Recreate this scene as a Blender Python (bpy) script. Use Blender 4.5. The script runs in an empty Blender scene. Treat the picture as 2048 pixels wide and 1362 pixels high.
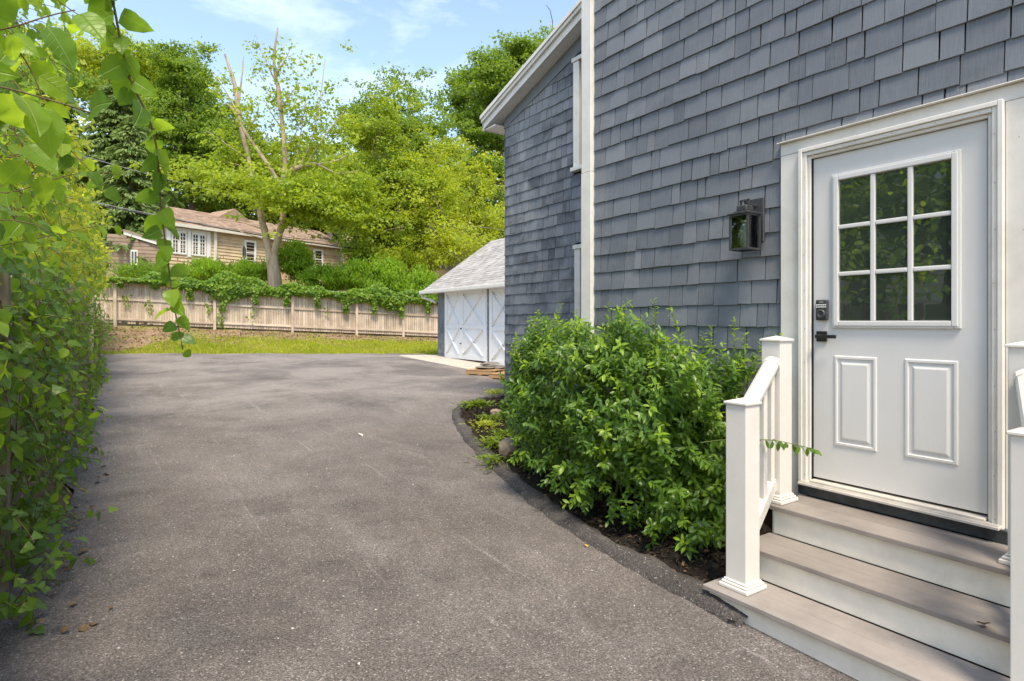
import bpy, bmesh, math, random
import numpy as np
from mathutils import Vector, Matrix, Euler

random.seed(7)
RNG = np.random.default_rng(7)
scene = bpy.context.scene
COL = scene.collection
R = math.radians

# ------------------------------------------------------------------ camera, sky, sun, exposure
YAW = R(34.05)
EYE = Vector((-3.74, 0.0, 1.63))
FPX = 1202.0
cam_d = bpy.data.cameras.new('camera')
cam = bpy.data.objects.new('camera', cam_d)
COL.objects.link(cam)
cam.location = EYE
cam.rotation_euler = (R(90), 0, -YAW)
cam_d.sensor_width = 36.0
cam_d.lens = 36.0 * FPX / 2048.0
cam_d.shift_y = -37.0 / 2048.0
cam_d.clip_start = 0.05
cam_d.clip_end = 1000
scene.camera = cam

SUN_EL = R(60)
SUN_AZ = R(202)                       # clockwise from +Y
SUN_DIR = Vector((math.cos(SUN_EL) * math.sin(SUN_AZ), math.cos(SUN_EL) * math.cos(SUN_AZ), math.sin(SUN_EL)))
world = bpy.data.worlds.new('World')
scene.world = world
world.use_nodes = True
wn = world.node_tree
wn.nodes.clear()
sky = wn.nodes.new('ShaderNodeTexSky')
sky.sky_type = 'NISHITA'
sky.sun_disc = False
sky.sun_elevation = SUN_EL
sky.sun_rotation = SUN_AZ
sky.altitude = 100
sky.air_density = 1.0
sky.dust_density = 0.6
sky.ozone_density = 2.0
bg = wn.nodes.new('ShaderNodeBackground')
bg.inputs['Strength'].default_value = 0.1
wout = wn.nodes.new('ShaderNodeOutputWorld')
# thin high cloud, spread over the whole dome
wtc = wn.nodes.new('ShaderNodeTexCoord')
wmp = wn.nodes.new('ShaderNodeMapping')
wmp.inputs['Scale'].default_value = (1.0, 1.0, 3.2)
wno = wn.nodes.new('ShaderNodeTexNoise')
wno.inputs['Scale'].default_value = 1.9
wno.inputs['Detail'].default_value = 7
wno.inputs['Roughness'].default_value = 0.62
wno.inputs['Distortion'].default_value = 0.4
wrp = wn.nodes.new('ShaderNodeValToRGB')
wrp.color_ramp.elements[0].position = 0.46
wrp.color_ramp.elements[0].color = (0.03, 0.03, 0.03, 1)
wrp.color_ramp.elements[1].position = 0.74
wrp.color_ramp.elements[1].color = (0.62, 0.62, 0.62, 1)
wmx = wn.nodes.new('ShaderNodeMixRGB')
wmx.inputs['Color2'].default_value = (5.4, 5.9, 6.6, 1)
wn.links.new(wtc.outputs['Generated'], wmp.inputs['Vector'])
wn.links.new(wmp.outputs['Vector'], wno.inputs['Vector'])
wn.links.new(wno.outputs['Fac'], wrp.inputs['Fac'])
wn.links.new(wrp.outputs['Color'], wmx.inputs['Fac'])
wn.links.new(sky.outputs['Color'], wmx.inputs['Color1'])
wn.links.new(wmx.outputs['Color'], bg.inputs['Color'])
wn.links.new(bg.outputs['Background'], wout.inputs['Surface'])

sun_d = bpy.data.lights.new('sun', 'SUN')
sun_d.energy = 1.5
sun_d.angle = R(15)
sun_d.color = (1.0, 0.92, 0.77)
sun = bpy.data.objects.new('sun', sun_d)
COL.objects.link(sun)
sun.rotation_euler = SUN_DIR.to_track_quat('Z', 'Y').to_euler()
sun.location = (-20, -16, 40)

scene.view_settings.view_transform = 'Standard'
scene.view_settings.look = 'None'
scene.view_settings.gamma = 1.0
scene.view_settings.use_curve_mapping = False
scene.view_settings.exposure = 1.9
scene.view_settings.use_white_balance = True
scene.view_settings.white_balance_temperature = 7100
scene.view_settings.white_balance_tint = 10
scene.render.engine = 'CYCLES'
scene.cycles.max_bounces = 8
scene.cycles.transparent_max_bounces = 8
scene.cycles.use_denoising = True

# ------------------------------------------------------------------ geometry helpers
CY, SY = math.cos(YAW), math.sin(YAW)


def at(px, py, z):
    """world point seen at a photo pixel, z metres in front of the eye"""
    a = (px - 1024.0) / FPX
    b = -(py - 644.0) / FPX
    return Vector((EYE.x + z * (a * CY + SY), EYE.y + z * (CY - a * SY), EYE.z + z * b))


def tag(o, label=None, cat=None, group=None, kind=None):
    if label: o['label'] = label
    if cat: o['category'] = cat
    if group: o['group'] = group
    if kind: o['kind'] = kind
    return o


def link(o, parent=None):
    COL.objects.link(o)
    if parent is not None:
        o.parent = parent
        o.matrix_parent_inverse = Matrix.Translation(parent.location).inverted() if parent.rotation_euler == Euler((0, 0, 0)) and parent.parent is None else (world_of(parent)).inverted()
    return o


def world_of(o):
    m = o.matrix_basis.copy()
    if o.parent is not None:
        return world_of(o.parent) @ o.matrix_parent_inverse @ m
    return m


def empty(name, loc=(0, 0, 0)):
    o = bpy.data.objects.new(name, None)
    o.location = loc
    o.empty_display_size = 0.2
    COL.objects.link(o)
    return o


def np_mesh(name, V, F, mat, uv=None, smooth=False):
    """V (n,3), F (m,k) -> mesh"""
    V = np.ascontiguousarray(V, dtype=np.float32)
    F = np.ascontiguousarray(F, dtype=np.int32)
    me = bpy.data.meshes.new(name)
    m, k = F.shape
    me.vertices.add(len(V))
    me.vertices.foreach_set('co', V.ravel())
    me.loops.add(m * k)
    me.loops.foreach_set('vertex_index', F.ravel())
    me.polygons.add(m)
    me.polygons.foreach_set('loop_start', np.arange(0, m * k, k, dtype=np.int32))
    me.polygons.foreach_set('use_smooth', np.full(m, bool(smooth)))
    if uv is not None:
        l = me.uv_layers.new(name='UVMap')
        l.data.foreach_set('uv', np.ascontiguousarray(uv, dtype=np.float32).ravel())
    me.materials.append(mat)
    me.update()
    me.validate()
    return me


def np_obj(name, V, F, mat, parent=None, uv=None, smooth=False):
    o = bpy.data.objects.new(name, np_mesh(name, V, F, mat, uv, smooth))
    return link(o, parent)


class MB:
    """collects shapes and links them as ONE mesh object"""
    def __init__(s):
        s.bm = bmesh.new()

    def box(s, lo, hi, bevel=0.0, seg=1):
        lo, hi = Vector(lo), Vector(hi)
        return s.obox((lo + hi) / 2, (hi - lo), None, bevel, seg)

    def obox(s, c, size, rot=None, bevel=0.0, seg=1):
        m = Matrix.Translation(Vector(c))
        if rot is not None:
            m = m @ (rot.to_4x4() if not isinstance(rot, Euler) else rot.to_matrix().to_4x4())
        m = m @ Matrix.Diagonal((abs(size[0]), abs(size[1]), abs(size[2]), 1))
        r = bmesh.ops.create_cube(s.bm, size=1.0, matrix=m)
        if bevel > 0:
            es = list({e for v in r['verts'] for e in v.link_edges})
            bmesh.ops.bevel(s.bm, geom=es, offset=bevel, segments=seg, profile=0.6, affect='EDGES', clamp_overlap=True)
        return s

    def bar(s, a, b, w, h, up=(0, 0, 1), bevel=0.0):
        a, b = Vector(a), Vector(b)
        d = (b - a)
        L = d.length
        z = d / L
        x = Vector(up).cross(z)
        if x.length < 1e-4: x = Vector((1, 0, 0))
        x.normalize()
        y = z.cross(x)
        rot = Matrix((x, y, z)).transposed()
        return s.obox((a + b) / 2, (w, h, L), rot, bevel)

    def poly(s, pts, off):
        """prism: polygon pts swept by vector off"""
        off = Vector(off)
        a = [s.bm.verts.new(Vector(p)) for p in pts]
        b = [s.bm.verts.new(Vector(p) + off) for p in pts]
        n = len(pts)
        s.bm.faces.new(a)
        s.bm.faces.new(list(reversed(b)))
        for i in range(n):
            j = (i + 1) % n
            s.bm.faces.new((a[j], a[i], b[i], b[j]))
        return s

    def quad(s, *pts):
        s.bm.faces.new([s.bm.verts.new(Vector(p)) for p in pts])
        return s

    def tube(s, pts, radii, seg=8, cap=True, smooth=True):
        pts = [Vector(p) for p in pts]
        if not isinstance(radii, (list, tuple)):
            radii = [radii] * len(pts)
        rings = []
        t = (pts[1] - pts[0]).normalized()
        x = t.orthogonal().normalized()
        for i, p in enumerate(pts):
            if i == 0: t = (pts[1] - pts[0])
            elif i == len(pts) - 1: t = (pts[-1] - pts[-2])
            else: t = (pts[i + 1] - pts[i - 1])
            t.normalize()
            x = (x - t * x.dot(t)).normalized()
            y = t.cross(x)
            rings.append([s.bm.verts.new(p + (x * math.cos(2 * math.pi * k / seg) + y * math.sin(2 * math.pi * k / seg)) * radii[i]) for k in range(seg)])
        for i in range(len(rings) - 1):
            for k in range(seg):
                f = s.bm.faces.new((rings[i][k], rings[i][(k + 1) % seg], rings[i + 1][(k + 1) % seg], rings[i + 1][k]))
                f.smooth = smooth
        if cap:
            s.bm.faces.new(list(reversed(rings[0])))
            s.bm.faces.new(rings[-1])
        return s

    def lathe(s, prof, c, axis='z', seg=20, smooth=True):
        """prof: list of (radius, height)"""
        c = Vector(c)
        rings = []
        for r, h in prof:
            ring = []
            for k in range(seg):
                a = 2 * math.pi * k / seg
                u, v = r * math.cos(a), r * math.sin(a)
                if axis == 'z': q = Vector((u, v, h))
                elif axis == 'x': q = Vector((h, u, v))
                else: q = Vector((u, h, v))
                ring.append(s.bm.verts.new(c + q))
            rings.append(ring)
        for i in range(len(rings) - 1):
            for k in range(seg):
                f = s.bm.faces.new((rings[i][k], rings[i][(k + 1) % seg], rings[i + 1][(k + 1) % seg], rings[i + 1][k]))
                f.smooth = smooth
        s.bm.faces.new(list(reversed(rings[0])))
        s.bm.faces.new(rings[-1])
        return s

    def build(s, name, mat, parent=None):
        bmesh.ops.recalc_face_normals(s.bm, faces=s.bm.faces[:])
        me = bpy.data.meshes.new(name)
        s.bm.to_mesh(me)
        s.bm.free()
        me.materials.append(mat)
        o = bpy.data.objects.new(name, me)
        return link(o, parent)


def unit(v):
    return v / np.maximum(np.linalg.norm(v, axis=-1, keepdims=True), 1e-9)


def rvec(n):
    return unit(RNG.normal(size=(n, 3)))


def leaf_template(kind='ovate', seg=4, fold=0.18, curl=0.18, width=0.42):
    """leaf along +Y, length 1, normal +Z; returns verts, triangles, per-vertex uv"""
    V, UV, F = [], [], []
    mids = []
    for i in range(seg + 1):
        t = i / seg
        V.append((0, t, -curl * t * t)); UV.append((0.5, t)); mids.append(len(V) - 1)
    L, Rr = [], []
    for i in range(1, seg):
        t = i / seg
        if kind == 'ovate':
            w = width * math.sin(math.pi * t ** .78) ** .85 * (1 - .25 * t ** 6)
            back = .04 * (1 - t)
        elif kind == 'heart':
            w = width * math.sin(math.pi * t ** .58) ** .72 * (1 - .3 * t ** 5)
            back = .13 * (1 - t) ** 3
        elif kind == 'ivy':
            w = width * float(np.interp(t, [0, .15, .3, .45, .6, .8, 1], [.5, 1.1, .95, .62, .66, .38, 0]))
            back = float(np.interp(t, [0, .15, .3, .45, 1], [.25, .12, -.02, 0, 0]))
        else:
            w = width * math.sin(math.pi * t)
            back = 0.0
        for sg, lst in ((-1, L), (1, Rr)):
            V.append((sg * w, t - back, fold * w - curl * t * t + .03 * math.sin(i * 2.2 + sg)))
            UV.append((0.5 + 0.5 * sg * (w / (width * 1.2)), t))
            lst.append(len(V) - 1)
    for lst, flip in ((L, False), (Rr, True)):
        seq = [mids[0]] + lst + [mids[-1]]
        tris = [(mids[0], mids[1], lst[0])]
        for i in range(len(lst) - 1):
            tris.append((mids[i + 1], mids[i + 2], lst[i]))
            tris.append((mids[i + 2], lst[i + 1], lst[i]))
        tris.append((mids[-2], mids[-1], lst[-1]))
        for t in tris:
            F.append(t if not flip else (t[0], t[2], t[1]))
    return np.array(V, np.float32), np.array(F, np.int32), np.array(UV, np.float32)


RHOMB = (np.array([(0, 0, 0), (-.36, .45, .09), (.36, .45, .09), (0, 1, -.12)], np.float32), np.array([(0, 3, 1), (0, 2, 3)], np.int32),
         np.array([(.5, 0), (0, .45), (1, .45), (.5, 1)], np.float32))
BLADE = (np.array([(-.5, 0, 0), (.5, 0, 0), (-.3, .55, .06), (.3, .55, .06), (0, 1, .26)], np.float32), np.array([(0, 1, 3), (0, 3, 2), (2, 3, 4)], np.int32),
         np.array([(0, 0), (1, 0), (0, .5), (1, .5), (.5, 1)], np.float32))


def frames(D, N):
    """leaf axis D, approximate normal N -> X, Y, Z unit columns"""
    Yv = unit(D)
    Zv = unit(N - (N * Yv).sum(1, keepdims=True) * Yv)
    Xv = np.cross(Yv, Zv)
    return Xv, Yv, Zv


def scatter(T, P, D, N, S, W=None):
    """joined geometry of template T at P; S scalar sizes, W width factor"""
    tv, tf, tu = T
    Xv, Yv, Zv = frames(D, N)
    n, k = len(P), len(tv)
    S = np.broadcast_to(np.asarray(S, np.float32), (n,))[:, None, None]
    wx = 1.0 if W is None else np.asarray(W, np.float32)[:, None, None]
    V = P[:, None, :] + S * (wx * tv[None, :, 0:1] * Xv[:, None, :] + tv[None, :, 1:2] * Yv[:, None, :] + tv[None, :, 2:3] * Zv[:, None, :])
    F = (tf[None] + (np.arange(n) * k)[:, None, None]).reshape(-1, 3)
    UV = np.tile(tu[tf.ravel()], (n, 1))
    return V.reshape(-1, 3), F, UV


def join(parts):
    Vs, Fs, Us, o = [], [], [], 0
    for V, F, U in parts:
        Vs.append(V); Fs.append(F + o); Us.append(U); o += len(V)
    return np.concatenate(Vs), np.concatenate(Fs), np.concatenate(Us)


def leaf_objects(name, meshes, P, D, N, S, parent, W=None):
    """each leaf an object of its own sharing mesh data"""
    Xv, Yv, Zv = frames(D, N)
    pinv = world_of(parent).inverted()
    for i in range(len(P)):
        o = bpy.data.objects.new(name, meshes[i % len(meshes)])
        COL.objects.link(o)
        o.parent = parent
        o.matrix_parent_inverse = pinv
        s = float(S[i]); w = 1.0 if W is None else float(W[i])
        o.matrix_basis = Matrix(((Xv[i, 0] * s * w, Yv[i, 0] * s, Zv[i, 0] * s, P[i, 0]), (Xv[i, 1] * s * w, Yv[i, 1] * s, Zv[i, 1] * s, P[i, 1]),
                                 (Xv[i, 2] * s * w, Yv[i, 2] * s, Zv[i, 2] * s, P[i, 2]), (0, 0, 0, 1)))


# ------------------------------------------------------------------ material helpers
class NT:
    def __init__(s, name):
        s.m = bpy.data.materials.new(name)
        s.m.use_nodes = True
        s.t = s.m.node_tree
        s.t.nodes.clear()
        s.out = s.t.nodes.new('ShaderNodeOutputMaterial')

    def n(s, typ, ins=None, **attrs):
        nd = s.t.nodes.new('ShaderNode' + typ)
        for k, v in attrs.items():
            setattr(nd, k, v)
        for k, v in (ins or {}).items():
            sock = nd.inputs[k]
            if isinstance(v, bpy.types.NodeSocket): s.t.links.new(v, sock)
            else: sock.default_value = v
        return nd

    def pos(s): return s.n('NewGeometry').outputs['Position']

    def map(s, vec, scale=(1, 1, 1), loc=(0, 0, 0)):
        return s.n('Mapping', {'Vector': vec, 'Scale': scale, 'Location': loc}).outputs['Vector']

    def noise(s, vec, scale, detail=4, rough=.55, dist=0.0):
        return s.n('TexNoise', {'Vector': vec, 'Scale': scale, 'Detail': detail, 'Roughness': rough, 'Distortion': dist}).outputs['Fac']

    def ramp(s, fac, stops, interp='LINEAR'):
        nd = s.n('ValToRGB', {'Fac': fac})
        e = nd.color_ramp.elements
        nd.color_ramp.interpolation = interp
        while len(e) < len(stops): e.new(0.5)
        for i, (p, c) in enumerate(stops):
            e[i].position = p
            e[i].color = (c[0], c[1], c[2], 1) if not isinstance(c, (int, float)) else (c, c, c, 1)
        return nd.outputs['Color']

    def mix(s, fac, a, b, typ='MIX'):
        nd = s.n('MixRGB', {'Fac': fac}, blend_type=typ)
        for k, v in (('Color1', a), ('Color2', b)):
            if isinstance(v, bpy.types.NodeSocket): s.t.links.new(v, nd.inputs[k])
            else: nd.inputs[k].default_value = (v[0], v[1], v[2], 1)
        return nd.outputs['Color']

    def math(s, op, a, b=0.0):
        nd = s.n('Math', operation=op)
        for i, v in enumerate((a, b)):
            if isinstance(v, bpy.types.NodeSocket): s.t.links.new(v, nd.inputs[i])
            else: nd.inputs[i].default_value = v
        return nd.outputs[0]

    def bump(s, h, strength=.5, dist=.01):
        return s.n('Bump', {'Height': h, 'Strength': strength, 'Distance': dist}).outputs['Normal']

    def bsdf(s, color, rough=.6, spec=.5, normal=None, metal=0.0, **extra):
        ins = {'Roughness': rough, 'Specular IOR Level': spec, 'Metallic': metal}
        ins['Base Color'] = color if isinstance(color, bpy.types.NodeSocket) else (color[0], color[1], color[2], 1)
        if normal is not None: ins['Normal'] = normal
        ins.update(extra)
        return s.n('BsdfPrincipled', ins).outputs[0]

    def done(s, shader):
        s.t.links.new(shader, s.out.inputs['Surface'])
        return s.m


def rnd_fac(k):
    """a value that differs from piece to piece, joined or not"""
    a = k.n('ObjectInfo').outputs['Random']
    b = k.n('NewGeometry').outputs['Random Per Island']
    return k.math('FRACT', k.math('ADD', a, b))


def mat_plain(name, col, rough=.6, spec=.4, var=.06, scale=6, metal=0.0, bump=0.0):
    k = NT(name)
    p = k.pos()
    f = k.noise(p, scale, 5, .6)
    c = k.ramp(f, [(.3, tuple(v * (1 - var) for v in col)), (.7, tuple(min(1, v * (1 + var)) for v in col))])
    nm = k.bump(k.noise(p, scale * 18, 3), bump, .004) if bump else None
    return k.done(k.bsdf(c, rough, spec, nm, metal))


def mat_white(name, col=(.74, .73, .70), dirt=.5, rough=.38):
    """painted or vinyl trim, a little dirt in patches"""
    k = NT(name)
    p = k.pos()
    d = k.ramp(k.noise(p, 5, 8, .65), [(.42, 0.0), (.8, dirt)])
    c = k.mix(d, col, (.46, .43, .36))
    c = k.mix(k.math('MULTIPLY', k.ramp(k.noise(p, 90, 2), [(.66, 0.), (.72, 1.)]), .22), c, (.38, .34, .28))
    nm = k.bump(k.noise(k.map(p, (4, 4, .5)), 30, 3), .06, .004)
    return k.done(k.bsdf(c, rough, .45, nm))


def mat_shingle(name, stain):
    k = NT(name)
    p = k.pos()
    r = rnd_fac(k)
    c = k.ramp(r, [(0, (.098, .113, .137)), (.40, (.132, .149, .175)), (.8, (.150, .168, .195)), (1, (.185, .202, .228))])
    grain = k.noise(k.map(p, (3, 60, 2.2)), 3, 5, .7)
    c = k.mix(k.math('MULTIPLY', k.ramp(grain, [(.35, 0.), (.75, 1.)]), .55), c, (.245, .256, .272))
    blot = k.ramp(k.noise(k.map(p, (1, 1, 1.4)), 1.5 if stain < 1 else 1.15, 7, .7, .6), [(.42, 0.), (.58, 1.)])
    pick = k.ramp(k.math('FRACT', k.math('MULTIPLY', r, 7.31)), [(.35, 0.15), (.8, 1.)])
    c = k.mix(k.math('MULTIPLY', k.math('MULTIPLY', blot, pick), .85 * stain), c, (.040, .044, .054))
    pale = k.ramp(k.noise(k.map(p, (1, 1, 1), (5, 3, 9)), 1.0, 6, .7, .4), [(.50, 0.), (.70, 1.)])
    c = k.mix(k.math('MULTIPLY', pale, .62 * stain), c, (.36, .365, .365))
    sc = k.ramp(k.noise(k.map(p, (1, 26, 9)), 4, 7, .8), [(.56, 0.), (.70, 1.)])
    c = k.mix(k.math('MULTIPLY', sc, .35), c, (.055, .06, .07))
    nm = k.bump(k.noise(k.map(p, (3, 90, 4)), 3, 5, .7), .45, .004)
    return k.done(k.bsdf(c, .62, .35, nm))


def mat_wood(name, stops, axis=(30, 30, 1.2), bump=.4, rough=.8):
    k = NT(name)
    p = k.pos()
    r = rnd_fac(k)
    g = k.noise(k.map(p, axis), 2.0, 6, .7, .5)
    c = k.ramp(k.math('FRACT', k.math('ADD', k.math('MULTIPLY', r, .55), k.math('MULTIPLY', g, .45))), stops)
    st = k.ramp(k.noise(p, 2.2, 6, .65), [(.45, 0.), (.72, .5)])
    c = k.mix(st, c, tuple(v * .5 for v in stops[0][1]))
    nm = k.bump(g, bump, .006)
    return k.done(k.bsdf(c, rough, .25, nm))


def mat_leaf(name, stops, trans=(.30, .46, .04), tf=.38, rough=.45, spec=.35, vein=False, clump=.5):
    k = NT(name)
    r = rnd_fac(k)
    p = k.pos()
    cl = k.noise(p, clump, 3, .6)
    f = k.math('ADD', k.math('MULTIPLY', r, .5), k.math('MULTIPLY', k.ramp(cl, [(.3, 0.), (.7, 1.)]), .5))
    c = k.ramp(f, stops)
    nm = None
    if vein:
        uv = k.n('TexCoord').outputs['UV']
        sx = k.n('SeparateXYZ', {'Vector': uv})
        u = k.math('ABSOLUTE', k.math('SUBTRACT', sx.outputs['X'], .5))
        rib = k.ramp(u, [(.0, 1.), (.035, 0.)])
        w = k.math('FRACT', k.math('MULTIPLY', k.math('SUBTRACT', sx.outputs['Y'], k.math('MULTIPLY', u, .55)), 7.0))
        side = k.ramp(w, [(.0, .5), (.07, 0.), (.93, 0.), (1., .5)])
        v = k.mix(1.0, rib, side, 'LIGHTEN')
        c = k.mix(k.math('MULTIPLY', v, .45), c, (.26, .36, .09))
        nm = k.bump(k.math('SUBTRACT', 1.0, v), .35, .02)
    b = k.bsdf(c, rough, spec, nm)
    tcol = k.mix(.55, k.mix(1.0, c, (2.2, 2.2, 1.6), 'MULTIPLY'), trans)
    tr = k.n('BsdfTranslucent', {'Color': tcol}).outputs[0]
    mx = k.n('MixShader', {'Fac': tf})
    k.t.links.new(b, mx.inputs[1])
    k.t.links.new(tr, mx.inputs[2])
    return k.done(mx.outputs[0])


def mat_bark(name, a, b, scale=6):
    k = NT(name)
    p = k.pos()
    f = k.noise(k.map(p, (1, 1, .25)), scale, 6, .7, .3)
    c = k.ramp(f, [(.3, a), (.7, b)])
    return k.done(k.bsdf(c, .85, .2, k.bump(f, .6, .02)))


def mat_glass_dark(name, col=(.028, .040, .033), rough=.015, ior=2.6):
    k = NT(name)
    p = k.pos()
    nm = k.bump(k.noise(p, 5, 2, .5), .035, .02)
    return k.done(k.bsdf(col, rough, .5, nm, IOR=ior))


def mat_clear(name):
    k = NT(name)
    g = k.n('BsdfGlossy', {'Color': (1, 1, 1, 1), 'Roughness': .02}).outputs[0]
    t = k.n('BsdfTransparent', {'Color': (.86, .9, .87, 1)}).outputs[0]
    fr = k.n('Fresnel', {'IOR': 1.5}).outputs[0]
    mx = k.n('MixShader', {'Fac': fr})
    k.t.links.new(t, mx.inputs[1]); k.t.links.new(g, mx.inputs[2])
    return k.done(mx.outputs[0])


def mat_asphalt(name, dark=1.0, patchy=True):
    k = NT(name)
    p = k.pos()
    big = k.noise(p, .42, 5, .6, .5)
    mid = k.noise(p, 2.3, 6, .65, .4)
    f = k.math('ADD', k.math('MULTIPLY', big, .55), k.math('MULTIPLY', mid, .45))
    lo, hi = (.102 * dark, .089 * dark, .086 * dark), (.196 * dark, .173 * dark, .164 * dark)
    c = k.ramp(f, [(.36, lo), (.5, tuple((a + b) / 2 for a, b in zip(lo, hi))), (.62, hi)])
    if patchy:
        warm = k.ramp(k.noise(p, .9, 4, .6), [(.5, 0.), (.75, .35)])
        c = k.mix(warm, c, (.215, .175, .145))
        pale = k.ramp(k.noise(k.map(p, (1.6, .5, 1)), 1.1, 7, .72, .8), [(.55, 0.), (.70, .6)])
        c = k.mix(pale, c, (.245, .22, .208))
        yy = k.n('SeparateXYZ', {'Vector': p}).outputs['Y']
        sunlit = k.math('MULTIPLY', k.ramp(k.math('MULTIPLY', yy, .05), [(.30, 0.), (.55, 1.)]), k.ramp(k.noise(p, .55, 6, .7, .6), [(.40, 0.), (.60, 1.)]))  # sunlight painted into the asphalt colour: far part paler, edges broken by noise
        c = k.mix(k.math('MULTIPLY', sunlit, .7), c, (.30, .268, .250))
        oil = k.ramp(k.n('TexVoronoi', {'Vector': k.mix(.12, p, k.n('TexNoise', {'Vector': p, 'Scale': 9.0}).outputs['Color']), 'Scale': 1.3}).outputs['Distance'], [(.02, .55), (.075, 0.)])
        c = k.mix(oil, c, (.06, .052, .05))
        scuff = k.ramp(k.noise(k.map(p, (9, .45, 1)), 1.0, 5, .7, .3), [(.64, 0.), (.67, .4)])
        c = k.mix(scuff, c, (.33, .305, .285))
    vor = k.n('TexVoronoi', {'Vector': p, 'Scale': 130.0, 'Randomness': 1.0})
    cell = k.n('SeparateXYZ', {'Vector': vor.outputs['Color']}).outputs['X']
    agg = k.ramp(cell, [(0, (.25, .25, .25)), (.42, (.5, .5, .5)), (.84, (.78, .76, .74)), (.95, (1, .98, .95))])
    c = k.mix(.55, c, agg, 'OVERLAY')
    fine = k.noise(p, 105, 4, .75)
    c = k.mix(.62, c, k.ramp(fine, [(.34, .08), (.66, .92)]), 'OVERLAY')
    spk = k.ramp(cell, [(.975, 0.), (.985, .6)])
    c = k.mix(spk, c, (.48, .45, .42))
    h = k.math('ADD', k.math('MULTIPLY', vor.outputs['Distance'], -1.0), k.math('MULTIPLY', fine, .8))
    nm = k.bump(h, .75, .012)
    return k.done(k.bsdf(c, .82, .3, nm))


M = {}
M['white'] = mat_white('white_trim', (.71, .68, .63))
M['door'] = mat_white('white_door', (.63, .62, .605), .14, .42)
M['vinyl'] = mat_white('white_vinyl', (.68, .65, .605), .22, .35)
M['riser'] = mat_white('white_riser', (.84, .78, .685), .45, .4)
M['garage_white'] = mat_white('white_garage_paint', (.80, .81, .82), .2, .5)
M['soffit'] = mat_white('white_soffit', (.78, .77, .75), .3, .45)
M['shingle'] = mat_shingle('grey_shingle', .32)
M['shingle_far'] = mat_shingle('grey_shingle_worn', .85)
M['sheath'] = mat_plain('sheathing', (.030, .020, .017), .9, .1, .3, 20)
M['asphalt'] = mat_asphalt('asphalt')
M['berm'] = mat_asphalt('asphalt_kerb', .58, False)
M['concrete'] = mat_plain('concrete', (.46, .42, .36), .85, .2, .16, 2.5, bump=.3)
M['soil'] = mat_plain('soil', (.045, .034, .026), .95, .1, .45, 12, bump=.8)
M['mulch'] = mat_plain('mulch', (.020, .017, .015), .9, .15, .5, 30, bump=.9)
M['metal_black'] = mat_plain('black_metal', (.040, .041, .044), .45, .5, .2, 30)
M['metal_black_matte'] = mat_plain('black_handle', (.012, .012, .013), .38, .5, .1, 30)
M['keys'] = mat_plain('keypad_keys', (.75, .75, .75), .4, .4, .03)
M['glass'] = mat_glass_dark('window_glass')
M['glass_far'] = mat_glass_dark('far_glass', (.03, .035, .04), .03, 1.6)
M['clear'] = mat_clear('lantern_glass')
M['bulb'] = mat_plain('bulb_glass', (.28, .33, .28), .12, .6, .05)
M['brass'] = mat_plain('socket_metal', (.55, .5, .38), .3, .5, .1, 20, 1.0)
M['sill_metal'] = mat_plain('threshold_metal', (.55, .51, .46), .42, .4, .14, 14)
M['flash'] = mat_plain('dark_flashing', (.040, .047, .052), .4, .45, .5, 14)
M['tread'] = mat_wood('composite_tread', [(0, (.19, .165, .15)), (.35, (.27, .238, .218)), (.65, (.31, .275, .255)), (1, (.40, .36, .335))], (34, .9, 34), .6, .6)
M['fence'] = mat_wood('weathered_fence', [(0, (.34, .25, .18)), (.35, (.50, .395, .30)), (.7, (.62, .51, .41)), (1, (.69, .59, .495))], (26, 26, .9), .5, .88)
M['fence_dark'] = mat_wood('old_fence', [(0, (.16, .125, .09)), (.5, (.27, .22, .165)), (1, (.36, .30, .235))], (26, 26, .9), .5, .88)
M['pallet'] = mat_wood('pallet_wood', [(0, (.34, .20, .10)), (.5, (.46, .29, .15)), (1, (.54, .36, .20))], (3, 3, 20), .3, .8)
M['stone'] = mat_plain('slab_stone', (.20, .175, .155), .9, .2, .45, 9, bump=.7)
M['rock'] = mat_plain('field_rock', (.34, .255, .19), .9, .2, .35, 7, bump=.7)
M['roof_grey'] = mat_wood('grey_roof_shingle', [(0, (.26, .245, .235)), (.5, (.36, .34, .325)), (1, (.46, .44, .42))], (20, 20, 20), .4, .9)
M['roof_red'] = mat_wood('red_roof_shingle', [(0, (.30, .205, .15)), (.5, (.37, .26, .195)), (1, (.43, .31, .24))], (12, 12, 12), .4, .9)
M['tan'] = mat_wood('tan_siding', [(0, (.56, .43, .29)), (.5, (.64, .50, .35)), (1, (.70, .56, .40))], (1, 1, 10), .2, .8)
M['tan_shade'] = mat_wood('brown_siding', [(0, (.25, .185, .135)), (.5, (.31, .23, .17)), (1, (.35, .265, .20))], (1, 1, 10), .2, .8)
M['clap_white'] = mat_plain('white_clapboard', (.72, .71, .68), .6, .3, .06, 3)
M['cable'] = mat_plain('cable', (.03, .03, .033), .6, .3, .1)
M['cable_pale'] = mat_plain('pale_cable', (.22, .22, .22), .5, .4, .1)
M['sign_back'] = mat_plain('sign_back', (.33, .33, .32), .45, .4, .1, 8, .6)
M['bark'] = mat_bark('grey_bark', (.17, .135, .10), (.42, .36, .29))
M['bark_pale'] = mat_bark('pale_bark', (.24, .175, .12), (.52, .41, .30))
M['bark_dark'] = mat_bark('dark_bark', (.07, .052, .038), (.17, .135, .10))
M['twig'] = mat_bark('vine_stem', (.085, .055, .03), (.20, .14, .075), 30)
M['twig_green'] = mat_bark('green_stem', (.10, .15, .03), (.20, .25, .07), 30)

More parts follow.
